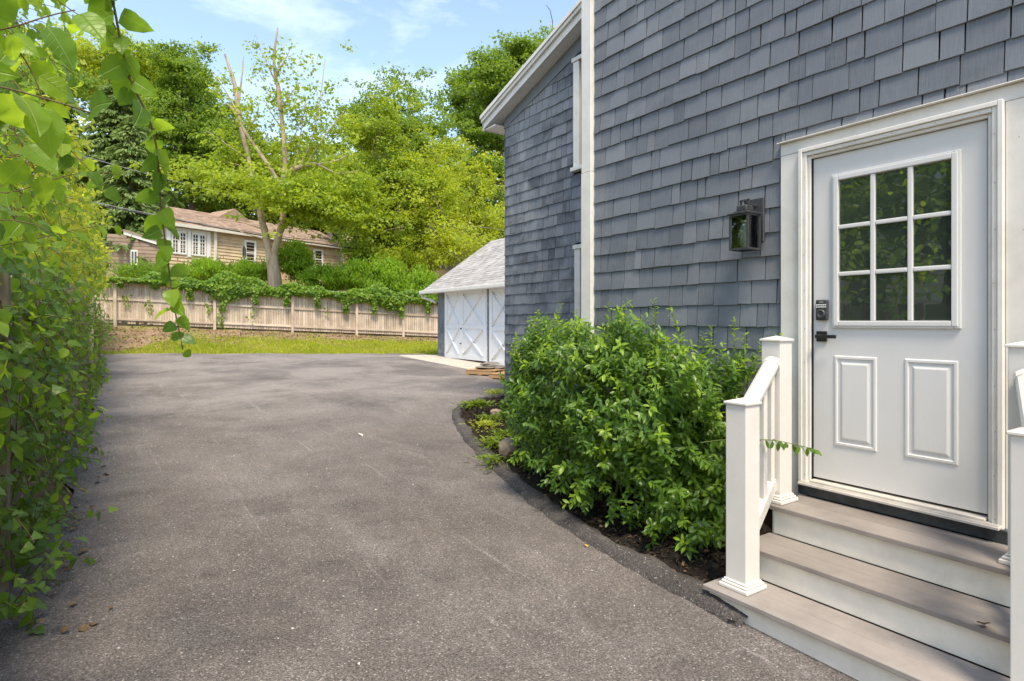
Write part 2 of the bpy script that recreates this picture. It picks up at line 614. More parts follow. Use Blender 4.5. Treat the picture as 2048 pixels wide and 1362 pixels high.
G_ = lambda *c: [(i / (len(c) - 1), v) for i, v in enumerate(c)]
M['maple'] = mat_leaf('maple_leaf', G_((.085, .150, .014), (.165, .24, .022), (.30, .365, .03)), (.68, .78, .05), .42)
M['maple_big'] = mat_leaf('big_maple_leaf', G_((.07, .125, .016), (.185, .265, .024), (.37, .425, .034)), (.72, .82, .05), .42, clump=.9)
M['lime'] = mat_leaf('lime_leaf', G_((.105, .165, .018), (.25, .315, .026), (.43, .455, .034)), (.80, .84, .05), .42)
M['green'] = mat_leaf('green_leaf', G_((.045, .095, .016), (.115, .195, .022), (.22, .31, .03)), (.52, .68, .05), .40)
M['dark'] = mat_leaf('dark_leaf', G_((.034, .075, .014), (.07, .135, .02), (.125, .205, .028)), (.3, .5, .04), .36)
M['conifer'] = mat_leaf('conifer_spray', G_((.06, .115, .03), (.15, .225, .065), (.34, .40, .17)), (.45, .58, .14), .28)
M['hedge'] = mat_leaf('hedge_spray', G_((.09, .17, .014), (.18, .31, .02), (.30, .42, .035)), (.55, .75, .04), .40, clump=1.5)
M['ivy'] = mat_leaf('ivy_leaf', G_((.04, .10, .014), (.12, .22, .02), (.24, .33, .03)), (.5, .7, .04), .40, clump=1.5)
M['yellow'] = mat_leaf('yellow_leaf', G_((.16, .22, .016), (.34, .38, .03), (.52, .49, .06)), (.85, .8, .06), .48, clump=1.0)
M['vine'] = mat_leaf('vine_leaf', G_((.065, .15, .016), (.15, .28, .02), (.30, .42, .03)), (.66, .86, .05), .52, .38, .4, True, 2.0)
M['vine_dark'] = mat_leaf('dark_vine_leaf', G_((.035, .09, .016), (.085, .18, .02), (.16, .27, .028)), (.42, .66, .05), .38, .38, .45, True, 2.5)
M['bush'] = mat_leaf('bush_leaf', G_((.030, .085, .012), (.07, .155, .014), (.13, .235, .018)), (.30, .50, .02), .30, .33, .5, True, 3.0)
M['bush_new'] = mat_leaf('new_bush_leaf', G_((.12, .23, .016), (.19, .32, .02), (.26, .38, .028)), (.45, .62, .03), .36, .35, .45, True, 3.0)
M['grass'] = mat_leaf('grass_blade', G_((.20, .26, .02), (.33, .38, .028), (.46, .46, .06)), (.7, .74, .06), .3, clump=.6)
M['weed'] = mat_leaf('weed_leaf', G_((.07, .13, .012), (.14, .21, .018), (.22, .28, .03)), (.4, .5, .03), .34, clump=3.0)
M['litter'] = mat_plain('dry_leaf', (.17, .11, .06), .8, .2, .5, 40)
M['litter_yellow'] = mat_plain('yellow_fallen_leaf', (.48, .34, .04), .6, .3, .2, 40)
M['chip'] = mat_plain('wood_chip', (.055, .038, .026), .9, .15, .7, 25)
M['chip_pale'] = mat_plain('pale_chip', (.5, .47, .42), .8, .2, .2, 25)


def mat_ground():
    """earth: bare brown soil with thin grass further out"""
    k = NT('earth')
    p = k.pos()
    f = k.noise(p, .9, 6, .65, .3)
    c = k.ramp(f, [(.3, (.15, .098, .064)), (.5, (.25, .165, .11)), (.72, (.34, .24, .16))])
    gr = k.ramp(k.noise(k.map(p, (1, 1, 1), (3, 8, 0)), .55, 6, .7, .4), [(.46, 0.), (.58, 1.)])
    c = k.mix(k.math('MULTIPLY', gr, .55), c, (.20, .22, .045))
    return k.done(k.bsdf(c, .95, .1, k.bump(k.noise(p, 14, 5, .7), .8, .03)))


M['earth'] = mat_ground()

# ------------------------------------------------------------------ the setting: ground, driveway, kerb, bed
def drive_z(y):
    return 0.028 * y


def y_far(x):                 # far edge of the asphalt
    return 22.7 - .414 * (x + 3.45)


def y_fence(x):               # back fence line
    return 28.05 - .2327 * (x + 3.3)


def z_fence(x):               # ground height at the back fence
    return 1.48 - .050 * (np.clip(x, -6, 12) + 3.3)


def vnoise(x, y, s=1.0, seed=0):
    return (np.sin(x * 1.7 * s + seed) * np.cos(y * 1.3 * s + 2.1 * seed) + .5 * np.sin(x * 3.1 * s + 1.3 * y * s + seed) + .35 * np.cos(y * 4.7 * s - x * 2.2 * s)) / 1.85


def ground_z(x, y):
    x = np.asarray(x, float); y = np.asarray(y, float)
    base = drive_z(y) - .06
    yf, ye = y_fence(x), np.minimum(y_far(x), y_fence(x) - 1.0)
    t = np.clip((y - ye) / (yf - ye), 0, 1)
    edge = drive_z(ye) - .035
    bank = edge + (z_fence(x) - edge) * (t * t * (3 - 2 * t) * .35 + t * .65) + .045 * vnoise(x, y, 1.4) * np.minimum(t * 3, 1)
    d = np.maximum(y - yf, 0)
    hill = z_fence(x) + .24 * d + .25 * vnoise(x, y, .2) * np.minimum(d * .1, 1)
    hill = np.minimum(hill, z_fence(x) + .24 * 70 + (d - 70) * .05)
    z = np.where(y < ye, base, np.where(y < yf, bank, hill))
    side = np.clip((-4.10 + .016 * np.maximum(0, y - 4) - x) / .25, 0, 1) * .09 + np.clip((-4.4 - x) / 1.0, 0, 1) * .1
    return z + np.where(y < yf, side, 0)


def grid_axis(lo, a, b, hi, fine, coarse):
    return np.unique(np.round(np.concatenate([np.arange(lo, a, coarse), np.arange(a, b, fine), np.arange(b, hi + coarse, coarse)]), 3))


gx = grid_axis(-150, -9, 15, 150, .3, 6)
gy = grid_axis(-60, -3, 31, 220, .3, 5)
GX, GY = np.meshgrid(gx, gy)
GZ = ground_z(GX, GY)
nx, ny = len(gx), len(gy)
idx = np.arange(nx * ny).reshape(ny, nx)
F = np.stack([idx[:-1, :-1], idx[:-1, 1:], idx[1:, 1:], idx[1:, :-1]], -1).reshape(-1, 4)
ground = np_obj('ground', np.stack([GX, GY, GZ], -1).reshape(-1, 3), F, M['earth'], smooth=True)
tag(ground, 'bare brown earth rising to the fence and the wooded slope', 'ground', kind='structure')

KERB = [(-1.03, 1.9), (-1.035, 2.2), (-1.01, 2.75), (-.95, 3.25), (-.86, 3.8), (-.72, 4.4), (-.55, 5.0), (-.33, 5.75), (-.05, 6.55), (.26, 7.35), (.60, 8.05), (1.0, 8.62), (1.5, 8.98), (2.2, 9.2), (3.4, 9.4), (6.0, 9.7)]


def smooth_path(pts, n):
    P = np.array(pts, float)
    d = np.concatenate([[0], np.cumsum(np.linalg.norm(np.diff(P, axis=0), axis=1))])
    s = np.linspace(0, d[-1], n)
    Q = np.stack([np.interp(s, d, P[:, i]) for i in range(P.shape[1])], 1)
    for _ in range(3):
        Q[1:-1] = .25 * Q[:-2] + .5 * Q[1:-1] + .25 * Q[2:]
    return Q


KP = smooth_path(KERB, 130)
# driveway: one sloping sheet
outline = [(-4.22, -14), (6, -14), (6, 1.9)] if False else [(-4.2, -14), (.02, -14), (.02, 1.9)]
outline += [(float(x) + .04, float(y)) for x, y in KP[2:]]
outline += [(5.36, 9.7), (5.36, 13.0), (5.36, 19.05), (4.8, y_far(4.8))]
rr = np.random.default_rng(3)
for x in np.arange(4.3, -4.0, -.22):
    outline.append((float(x), float(y_far(x) + rr.normal() * .10 + .14 * math.sin(x * 2.3))))
for y in np.arange(22.4, -13, -.8):
    outline.append((-4.13 + .10 * math.sin(y * 1.3) + .05 * rr.normal() + .018 * max(0, y - 4), float(y)))
bm = bmesh.new()
f = bm.faces.new([bm.verts.new((x, y, drive_z(y))) for x, y in outline])
bmesh.ops.triangulate(bm, faces=[f])
bmesh.ops.recalc_face_normals(bm, faces=bm.faces[:])
me = bpy.data.meshes.new('driveway')
bm.to_mesh(me); bm.free()
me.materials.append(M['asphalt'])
drive = link(bpy.data.objects.new('driveway', me))
if me.polygons[0].normal.z < 0: me.flip_normals()
tag(drive, 'weathered grey asphalt driveway curving past the shingled house', 'driveway', kind='structure')

# asphalt berm kerb
prof = [(-.02, -.03), (.0, .012), (.025, .042), (.065, .062), (.105, .060), (.14, .04), (.17, -.03)]
tang = np.gradient(KP, axis=0)
tang /= np.linalg.norm(tang, axis=1, keepdims=True)
nrm = np.stack([tang[:, 1], -tang[:, 0]], 1)      # towards the bed
V, n_p = [], len(prof)
for i, (x, y) in enumerate(KP):
    w = 1 + .18 * math.sin(i * .37) + .08 * rr.normal()
    for j, (o, h) in enumerate(prof):
        jo = .010 * rr.normal() if 0 < j < n_p - 1 else 0
        jh = .008 * rr.normal() if 0 < j < n_p - 1 else 0
        V.append((x + nrm[i, 0] * (o * w + jo), y + nrm[i, 1] * (o * w + jo), drive_z(y) + h * (1 + .15 * math.sin(i * .23)) + jh))
idx = np.arange(len(V)).reshape(len(KP), n_p)
F = np.stack([idx[:-1, :-1], idx[:-1, 1:], idx[1:, 1:], idx[1:, :-1]], -1).reshape(-1, 4)
kerb = np_obj('kerb', np.array(V), F, M['berm'], smooth=True)
tag(kerb, 'rolled black asphalt kerb curving round the planting bed', 'kerb', kind='structure')

# planting bed between kerb and house
nb = 16
V = []
inner = KP + nrm * .125
for i, (x, y) in enumerate(inner):
    tx = .03 if y < 4.2 else 1.68
    if y > 8.05: tx, ty = 1.68 + max(0, (x - .6)) * .9, 8.05 + (x - .6) * .04
    else: ty = y
    for j in range(nb):
        t = j / (nb - 1)
        px, py = x + (tx - x) * t, y + (ty - y) * t
        V.append((px, py, drive_z(py) + .030 + .10 * min(1, t * 2) * (1 if y < 7 else .6) + .018 * rr.normal() * (0 < j)))
idx = np.arange(len(V)).reshape(len(KP), nb)
F = np.stack([idx[:-1, :-1], idx[:-1, 1:], idx[1:, 1:], idx[1:, :-1]], -1).reshape(-1, 4)
bed = np_obj('planting_bed', np.array(V), F, M['mulch'], smooth=True)
tag(bed, 'dark mulched bed between the kerb and the house', 'flower bed', kind='structure')
BEDV = np.array(V).reshape(len(KP), nb, 3)

# concrete apron before the garage
mb = MB()
pts = [(4.15, 12.2), (5.5, 12.2), (5.5, 18.3), (4.45, 18.75), (4.25, 18.5)]
mb.poly([(x, y, drive_z(y) - .08) for x, y in pts], (0, 0, .086))
apron = mb.build('concrete_apron', M['concrete'])
tag(apron, 'pale concrete apron in front of the garage doors', 'pavement', kind='structure')

# ------------------------------------------------------------------ the house with the door
WX, FX = 0.0, 1.65               # near wall plane, set-back wall plane
house = empty('shingled_house', (3.5, 2.0, 0))
tag(house, 'blue-grey wood shingled house with white corner board and white back door', 'house')
mb = MB()
mb.box((.04, -6, .0), (7.0, 4.235, 7.0))
wall_near = mb.build('wall', M['sheath'], house)
wall_near['label'] = 'shingled wall around the white door'
mb = MB()
rake0, slope = 4.945, .325      # wall top at Y=8.18 and the rise towards the eye
top = lambda y: rake0 + (8.20 - y) * slope
mb.poly([(FX + .03, 4.236, .25), (FX + .03, 8.17, .31), (FX + .03, 8.17, top(8.2) - .03), (FX + .03, 4.236, top(4.236) - .03)], (5.3, 0, 0))
wall_far = mb.build('wall', M['sheath'], house)
wall_far['label'] = 'set-back shingled wall with darker weather stains'
mb = MB()
mb.box((-.3, -6.2, 7.003), (7.3, 4.5, 7.25))
mb.build('roof', M['roof_grey'], house)

# shingles: wedges, butt proud at the bottom
wedge = bpy.data.meshes.new('shingle')


def wedge_verts(y0, y1, z0, z1, x, tb=.014, tt=.003, tilt=0.0, skew=0.0):
    return [(x - tb, y0, z0), (x - tb, y1, z0 + skew), (x - tt, y1, z1), (x - tt, y0, z1), (x + .004, y0, z0), (x + .004, y1, z0 + skew), (x + .004, y1, z1), (x + .004, y0, z1)]


WF = [(0, 1, 2, 3), (7, 6, 5, 4), (4, 5, 1, 0), (3, 2, 6, 7), (5, 6, 2, 1), (4, 0, 3, 7)]


def courses(x, y0f, y1f, z0, z1, expo, wmin, wmax, holes, seed, wob, spans=None):
    """list of shingles (y0,y1,zb,zt,x,tb,skew)"""
    r = random.Random(seed)
    out = []
    z = z0
    k = 0
    while z < z1:
        y = y0f(z) - r.random() * .1
        lift = wob * r.uniform(-1, 1)
        while y < y1f(z):
            w = r.uniform(wmin, wmax) * (1.35 if r.random() < .10 else 1)
            a, b = max(y, y0f(z)), min(y + w, y1f(z))
            y += w
            gap = r.choice((.003, .005, .007, .009, .012))
            if b - a < .018: continue
            zb = z + lift * .3 + r.uniform(-wob, wob) * .7
            out.append([a + gap / 2, b - gap / 2, zb, z + expo + .014, x, r.uniform(.013, .021), r.uniform(-wob, wob) * .6])
        z += expo
        k += 1
    res = []
    for s in out:
        keep = [s]
        for (ha, hb, hz0, hz1) in holes:
            nk = []
            for q in keep:
                if q[3] - .014 <= hz0 + .01 or q[2] >= hz1 - .006 or q[1] <= ha or q[0] >= hb:
                    nk.append(q); continue
                if q[2] < hz1 < q[3] and hz1 - q[2] < .09:           # above the hole: cut the bottom
                    pass
                for (a, b) in ((q[0], min(q[1], ha)), (max(q[0], hb), q[1])):
                    if b - a > .02: nk.append([a, b] + q[2:])
                if q[3] - .014 > hz1 + .03 and q[2] < hz1:
                    a, b = max(q[0], ha), min(q[1], hb)
                    if b - a > .02: nk.append([a, b, hz1 + .004] + q[3:])
            keep = nk
        res += keep
    return res


EXPO = .1605
door_hole = (.86, 2.318, .3, 2.815)
near = courses(WX + .012, lambda z: .2, lambda z: 4.178, .48 - .004, 6.7, EXPO, .075, .225, [door_hole], 5, .0065)
far = courses(FX + .012, lambda z: 4.3, lambda z: 8.19, .315, 6.3, .1595, .075, .20, [(5.2, 6.44, 3.70, 5.32), (5.2, 6.41, .9, 2.72)], 9, .007)
far = [q for q in far if q[2] < top((q[0] + q[1]) / 2) - .05]
for q in far: q[3] = min(q[3], top(q[1]) - .01) if q[3] > top(q[1]) - .01 else q[3]
far = [q for q in far if q[3] - q[2] > .03]


def pix(x, y, z):
    dx, dy, dz = x - EYE.x, y - EYE.y, z - EYE.z
    Z = dx * SY + dy * CY
    return (1024 + FPX * (dx * CY - dy * SY) / Z, 644 - FPX * dz / Z, Z)


def in_view(q, m=10):
    u, v, Z = pix(q[4], (q[0] + q[1]) / 2, (q[2] + q[3]) / 2)
    return Z > .1 and -m < u < 2048 + m and -m < v < 1362 + m


def shown(q):
    u, v, Z = pix(q[4], (q[0] + q[1]) / 2, (q[2] + q[3]) / 2)
    hid = 1.0
    if q[4] < 1: 
        if v > 660 and u < 1540: hid = .05
    elif u > 1163: hid = 0
    elif v > 640 and u > 1060: hid = .05
    return (q[1] - q[0]) * (q[3] - q[2]) / (Z * Z) * hid


cand = sorted([(shown(q), i, w) for w, lst in ((0, near), (1, far)) for i, q in enumerate(lst) if in_view(q)], reverse=True)
single = {(w, i) for s, i, w in cand[:300] if s > 0}
UNIT = [np_mesh('shingle', np.array(wedge_verts(0, 1, 0, 1, 0, 1.0, .22, 0, sk)), np.array(WF), M['shingle']) for sk in (-.02, -.008, .0, .012, .022)]
UNIT_FAR = [m.copy() for m in UNIT]
for m in UNIT_FAR:
    m.materials[0] = M['shingle_far']
for w, lst, par, um in ((0, near, wall_near, UNIT), (1, far, wall_far, UNIT_FAR)):
    V, F = [], []
    pinv = world_of(par).inverted()
    for i, q in enumerate(lst):
        if (w, i) in single:
            o = bpy.data.objects.new('shingle', um[i % 5])
            COL.objects.link(o)
            o.parent = par
            o.matrix_parent_inverse = pinv
            o.location = (q[4], q[0], q[2])
            o.scale = (q[5], q[1] - q[0], q[3] - q[2])
        else:
            b = len(V)
            V += wedge_verts(q[0], q[1], q[2], q[3], q[4], q[5], .003, 0, q[6])
            F += [tuple(b + k for k in f) for f in WF]
    o = np_obj('shingle_field', np.array(V), np.array(F), M['shingle'] if w == 0 else M['shingle_far'], par)
    o['kind'] = 'stuff'
# shingle butts of the return wall and the far corner, seen edge on
V, F = [], []
r = random.Random(4)
z = .48
while z < 6.6:
    for (yy, x0, x1) in ((4.236, .02, 1.6),):
        b = len(V)
        t = .020 + r.uniform(0, .010)
        V += [(x0, yy, z), (x1, yy, z), (x1, yy, z + EXPO), (x0, yy, z + EXPO), (x0, yy + t, z), (x1, yy + t, z), (x1, yy + .006, z + EXPO), (x0, yy + .006, z + EXPO)]
        F += [tuple(b + k for k in f) for f in [(0, 1, 2, 3), (7, 6, 5, 4), (0, 4, 5, 1), (3, 2, 6, 7), (0, 3, 7, 4), (1, 5, 6, 2)]]
    z += EXPO
z = .315
while z < top(8.2) - .1:
    b = len(V)
    t = .016 + r.uniform(0, .006)
    V += [(FX - .004, 8.17, z), (7, 8.17, z), (7, 8.17, z + .1595), (FX - .004, 8.17, z + .1595), (FX - .004, 8.17 + t, z), (7, 8.17 + t, z), (7, 8.176, z + .1595), (FX - .004, 8.176, z + .1595)]
    F += [tuple(b + k for k in f) for f in [(0, 1, 2, 3), (7, 6, 5, 4), (0, 4, 5, 1), (3, 2, 6, 7), (0, 3, 7, 4), (1, 5, 6, 2)]]
    z += .1595
o = np_obj('shingle_course', np.array(V), np.array(F), M['shingle'], house)
o['kind'] = 'stuff'

# corner board (face and edge) with a small joint
mb = MB()
mb.box((-.040, 4.182, .30), (.02, 4.318, 3.02), .004)
mb.box((-.038, 4.184, 3.022), (.02, 4.316, 7.0), .004)
mb.box((.021, 4.262, .30), (.14, 4.316, 7.0), .004)
mb.build('corner_board', M['white'], house)
# frieze under the rake of the set-back wall
mb = MB()
mb.poly([(FX - .012, 8.19, top(8.2) - .17), (FX - .012, 8.19, top(8.2) - .02), (FX - .012, 4.3, top(4.3) - .02), (FX - .012, 4.3, top(4.3) - .17 - .10)], (.03, 0, 0))
mb.build('frieze', M['shingle'], house)
# roof of the set-back wing: rake boards, soffit panels, eave return
RX = 1.44
yE = 8.50
tp = lambda y, d=0: top(y) + d
mb = MB()
mb.poly([(RX - .02, yE, tp(yE, .19)), (RX - .02, 4.25, tp(4.25, .19)), (RX - .02, 4.25, tp(4.25, .22)), (RX - .02, yE, tp(yE, .22))], (6, 0, 0))
roof_far = mb.build('roof', M['roof_grey'], house)
mb = MB()
mb.poly([(RX, yE, tp(yE, -.02)), (RX, 4.25, tp(4.25, -.02)), (RX, 4.25, tp(4.25, .188)), (RX, yE, tp(yE, .188))], (.025, 0, 0))
mb.build('rake_board', M['white'], roof_far)
mb = MB()
mb.poly([(RX - .035, yE + .03, tp(yE, .075)), (RX - .035, 4.25, tp(4.25, .09)), (RX - .035, 4.25, tp(4.25, .186)), (RX - .035, yE + .03, tp(yE, .186))], (.034, 0, 0))
mb.poly([(RX - .055, yE + .04, tp(yE, .13)), (RX - .055, 4.25, tp(4.25, .14)), (RX - .055, 4.25, tp(4.25, .187)), (RX - .055, yE + .04, tp(yE, .187))], (.019, 0, 0))
mb.build('rake_moulding', M['white'], roof_far)
y = 4.26
while y < yE - .05:
    y2 = min(y + .34, yE - .03)
    mb = MB()
    mb.poly([(RX + .027, y, tp(y, -.012)), (RX + .027, y2 - .008, tp(y2, -.012)), (RX + .027, y2 - .008, tp(y2, .003)), (RX + .027, y, tp(y, .003))], (FX + .05 - RX - .03, 0, 0))
    mb.build('soffit_panel', M['soffit'], roof_far)
    y += .34
mb = MB()
mb.box((RX - .004, 8.505, tp(yE, -.045)), (7.0, 8.53, tp(yE, .185)))
mb.box((RX + .03, 8.20, tp(yE, -.04)), (7.0, 8.503, tp(yE, -.018)))
mb.build('eave_fascia', M['white'], roof_far)
# edge trim of the two windows in the set-back wall
for (z0, z1, ya, yb) in ((3.76, 5.27, 5.25, 6.41), (.95, 2.69, 5.25, 6.385)):
    mb = MB()
    mb.box((FX - .040, yb - .12, z0), (FX + .02, yb, z1 - .06), .003)
    mb.box((FX - .040, ya, z0), (FX + .02, ya + .12, z1 - .06), .003)
    mb.box((FX - .055, ya - .02, z1 - .058), (FX + .02, yb + .02, z1), .003)
    mb.box((FX - .075, ya - .025, z0 - .055), (FX + .02, yb + .025, z0 - .002), .004)
    win = mb.build('window', M['white'], house)
    mb = MB()
    mb.box((FX + .0, ya + .121, z0), (FX + .015, yb - .121, z1 - .06))
    mb.build('pane', M['glass'], win)

# ------------------------------------------------------------------ the door
DZ = EYE.z                                   # heights below are relative to the eye
D0, D1 = 1.184, 2.100                        # door edges
zb, zt = DZ - .985, DZ + 1.036
mb = MB()
mb.box((-.022, 2.176, .42), (.045, 2.312, DZ + 1.098), .003)
mb.box((-.022, .86, .42), (.045, 1.106, DZ + 1.098), .003)
mb.box((-.0215, .86, DZ + 1.1), (.045, 2.312, DZ + 1.178), .003)
mb.box((-.05, .86, DZ + 1.1795), (.02, 2.325, DZ + 1.186), .002)
surround = mb.build('door_surround', M['white'], house)
mb = MB()                                    # brick mould: stepped profile
for a, b, x in ((2.150, 2.1745, -.050), (2.125, 2.1495, -.040), (2.106, 2.1245, -.022)):
    mb.box((x, a, .50), (.04, b, DZ + 1.040 + (b - 2.106)), .003)
for a, b, x in ((1.1075, 1.132, -.050), (1.1325, 1.157, -.040), (1.1575, 1.178, -.022)):
    mb.box((x, a, .50), (.04, b, DZ + 1.040 + (1.178 - a)), .003)
for a, b, x, o in ((1.0845, 1.109, -.049, .045), (1.0595, 1.084, -.039, .0195), (1.040, 1.059, -.0215, .0)):
    mb.box((x, 1.178 - o, DZ + a), (.04, 2.106 + o, DZ + b), .003)
mb.build('brick_mould', M['white'], surround)
mb = MB()
mb.box((-.012, 2.1015, .55), (.05, 2.1055, DZ + 1.0385))
mb.box((-.012, 1.1785, .55), (.05, 1.1825, DZ + 1.0385))
mb.build('weather_strip', M['metal_black_matte'], surround)
mb = MB()                                    # nail heads in the trim
rn = random.Random(8)
for i_ in range(9):
    mb.lathe([(.0028, 0), (.0028, -.0012)], (-.0402, 2.137 + rn.uniform(-.004, .004), .62 + i_ * .24 + rn.uniform(-.04, .04)), 'x', 6)
    mb.lathe([(.0028, 0), (.0028, -.0012)], (-.0402, 1.145 + rn.uniform(-.004, .004), .62 + i_ * .24 + rn.uniform(-.04, .04)), 'x', 6)
    mb.lathe([(.0024, 0), (.0024, -.0012)], (-.0221, 1.03 + rn.uniform(-.03, .03), .62 + i_ * .24 + rn.uniform(-.05, .05)), 'x', 6)
for i_ in range(5):
    mb.lathe([(.0028, 0), (.0028, -.0012)], (-.0392, 1.22 + i_ * .2 + rn.uniform(-.02, .02), DZ + 1.072), 'x', 6)
mb.build('nail_heads', M['sign_back'], surround)['kind'] = 'stuff'

door = empty('door', (.0, (D0 + D1) / 2, zb))
link_world = world_of(house).inverted()
door.parent = house
door.matrix_parent_inverse = link_world
mb = MB()
mb.box((.0, D0, zb), (.042, D1, zt), .002)
mb.build('door_slab', M['door'], door)
GY0, GY1, GZ0, GZ1 = 1.297, 1.977, DZ - .036, DZ + .912
mb = MB()                                    # glazing frame, sloped outwards
for (y0, y1, z0, z1) in ((GY0, GY0 + .034, GZ0, GZ1), (GY1 - .034, GY1, GZ0, GZ1), (GY0 + .0345, GY1 - .0345, GZ0, GZ0 + .034), (GY0 + .0345, GY1 - .0345, GZ1 - .034, GZ1)):
    mb.box((-.016, y0, z0), (.001, y1, z1), .006, 2)
for (y0, y1, z0, z1) in ((GY0 + .012, GY0 + .042, GZ0 + .012, GZ1 - .012), (GY1 - .042, GY1 - .012, GZ0 + .012, GZ1 - .012), (GY0 + .0425, GY1 - .0425, GZ0 + .012, GZ0 + .042), (GY0 + .0425, GY1 - .0425, GZ1 - .042, GZ1 - .012)):
    mb.box((-.022, y0, z0), (.0, y1, z1), .005, 2)
gframe = mb.build('window_frame', M['door'], door)
iy0, iy1, iz0, iz1 = GY0 + .042, GY1 - .042, GZ0 + .042, GZ1 - .042
pw, ph = (iy1 - iy0) / 3, (iz1 - iz0) / 3
for i in range(3):
    for j in range(3):
        mb = MB()
        mb.box((-.006, iy0 + pw * i + .004, iz0 + ph * j + .004), (-.002, iy0 + pw * (i + 1) - .004, iz0 + ph * (j + 1) - .004))
        mb.build('pane', M['glass'], door)
mb = MB()
for i in (1, 2):
    mb.box((-.018, iy0 + pw * i - .0135, iz0), (-.0015, iy0 + pw * i + .0135, iz1), .006, 2)
    for s in range(3):
        mb.box((-.017, iy0 + pw * s + (.014 if s else 0), iz0 + ph * i - .0125), (-.0015, iy0 + pw * (s + 1) - (.014 if s < 2 else 0), iz0 + ph * i + .0125), .006, 2)
mb.build('muntin', M['door'], door)
for (y0, y1) in ((1.718, 1.968), (1.312, 1.572)):
    z0, z1 = DZ - .762, DZ - .206
    bm = bmesh.new()
    prof_in = [(0.0, .001), (.006, -.0055), (.018, -.006), (.026, .004), (.030, .0045), (.052, -.006), (.056, -.0065)]
    rings = []
    for (ins, x) in prof_in:
        rings.append([bm.verts.new((x - .001, yy, zz)) for yy, zz in ((y0 + ins, z0 + ins), (y1 - ins, z0 + ins), (y1 - ins, z1 - ins), (y0 + ins, z1 - ins))])
    for a, b in zip(rings[:-1], rings[1:]):
        for k in range(4):
            bm.faces.new((a[k], a[(k + 1) % 4], b[(k + 1) % 4], b[k]))
    bm.faces.new(rings[-1])
    mb = MB(); mb.bm.free(); mb.bm = bm
    mb.build('panel', M['door'], door)
# keypad lock and lever
mb = MB()
mb.box((-.026, 1.998, DZ + .010), (-.0005, 2.074, DZ + .140), .012, 3)
lock = mb.build('keypad_lock', M['metal_black'], door)
mb = MB()
for i in range(5):
    for j in range(2):
        mb.lathe([(.0045, 0), (.0045, -.003)], (-.0262, 2.0095 + i * .0132, DZ + .094 + j * .0135), 'x', 10)
mb.build('key_buttons', M['keys'], lock)
mb = MB()
mb.obox((-.0268, 2.036, DZ + .124), (.002, .026, .009), None, .0009)
mb.build('badge', M['sign_back'], lock)
mb = MB()
mb.lathe([(.030, 0), (.030, -.006), (.026, -.013), (.016, -.014), (.015, -.011), (.004, -.011), (.003, -.012)], (-.0262, 2.036, DZ + .050), 'x', 24)
mb.build('lock_cylinder', M['metal_black'], lock)
mb = MB()
mb.box((-.011, 2.010, DZ - .123), (-.0005, 2.076, DZ - .058), .0015)
handle = mb.build('handle', M['metal_black_matte'], door)
mb = MB()
mb.lathe([(.012, 0), (.012, -.043)], (-.010, 2.043, DZ - .090), 'x', 14)
mb.box((-.062, 1.928, DZ - .101), (-.050, 2.058, DZ - .079), .002)
mb.build('lever', M['metal_black_matte'], handle)
# threshold
mb = MB()
mb.box((-.10, 1.110, DZ - 1.030), (.04, 2.150, DZ - 1.014), .003)
mb.box((-.05, 1.1825, DZ - 1.0135), (.04, 2.1005, DZ - .999), .003)
for i in range(4):
    mb.box((-.092 + i * .010, 1.115, DZ - 1.0137), (-.087 + i * .010, 2.145, DZ - 1.0105))
mb.build('threshold', M['sill_metal'], house)
mb = MB()
mb.box((-.060, 1.085, .532), (.03, 2.170, DZ - 1.031), .004)
mb.build('sill_flashing', M['flash'], house)

# ------------------------------------------------------------------ wall lantern
ly, lx, lzb, lzt = 2.49, -.155, DZ + .485, DZ + .725
lant = empty('wall_lantern', (0, ly, lzb))
tag(lant, 'black square wall lantern with clear glass beside the white door', 'lantern')
mb = MB()
mb.box((-.030, ly - .058, DZ + .545), (-.012, ly + .058, DZ + .850), .004)
mb.build('backplate', M['metal_black'], lant)
hw = .066
mb = MB()
for sx in (-1, 1):
    for sy in (-1, 1):
        mb.box((lx + sx * hw - .006, ly + sy * hw - .006, lzb), (lx + sx * hw + .006, ly + sy * hw + .006, lzt))
for z in (lzb + .006, lzt - .006):
    for s in (-1, 1):
        mb.box((lx + s * hw - .0065, ly - hw + .0062, z - .0065), (lx + s * hw + .0065, ly + hw - .0062, z + .0065))
        mb.box((lx - hw + .0068, ly + s * hw - .0063, z - .0063), (lx + hw - .0068, ly + s * hw + .0063, z + .0063))
mb.build('frame', M['metal_black'], lant)
mb = MB()
mb.box((lx - .081, ly - .081, lzt), (lx + .081, ly + .081, lzt + .010), .002)
mb.box((lx - .052, ly - .052, lzt + .0102), (lx + .052, ly + .052, lzt + .024), .002)
mb.box((lx - .040, ly - .040, lzt + .0242), (lx + .040, ly + .040, lzt + .062), .006)
mb.build('cap', M['metal_black'], lant)
mb = MB()
for s in (-1, 1):
    mb.bar((lx, ly + s * .030, lzt + .060), (lx, ly + s * .030, lzt + .100), .012, .010)
mb.bar((lx, ly - .036, lzt + .098), (lx, ly + .036, lzt + .098), .012, .012)
mb.bar((lx, ly, lzt + .085), (-.025, ly, lzt + .075), .016, .016)
mb.build('arm', M['metal_black'], lant)
mb = MB()
mb.bar((lx + .07, ly, lzt - .06), (-.025, ly, lzt - .03), .03, .012)
mb.build('bracket', M['metal_black'], lant)
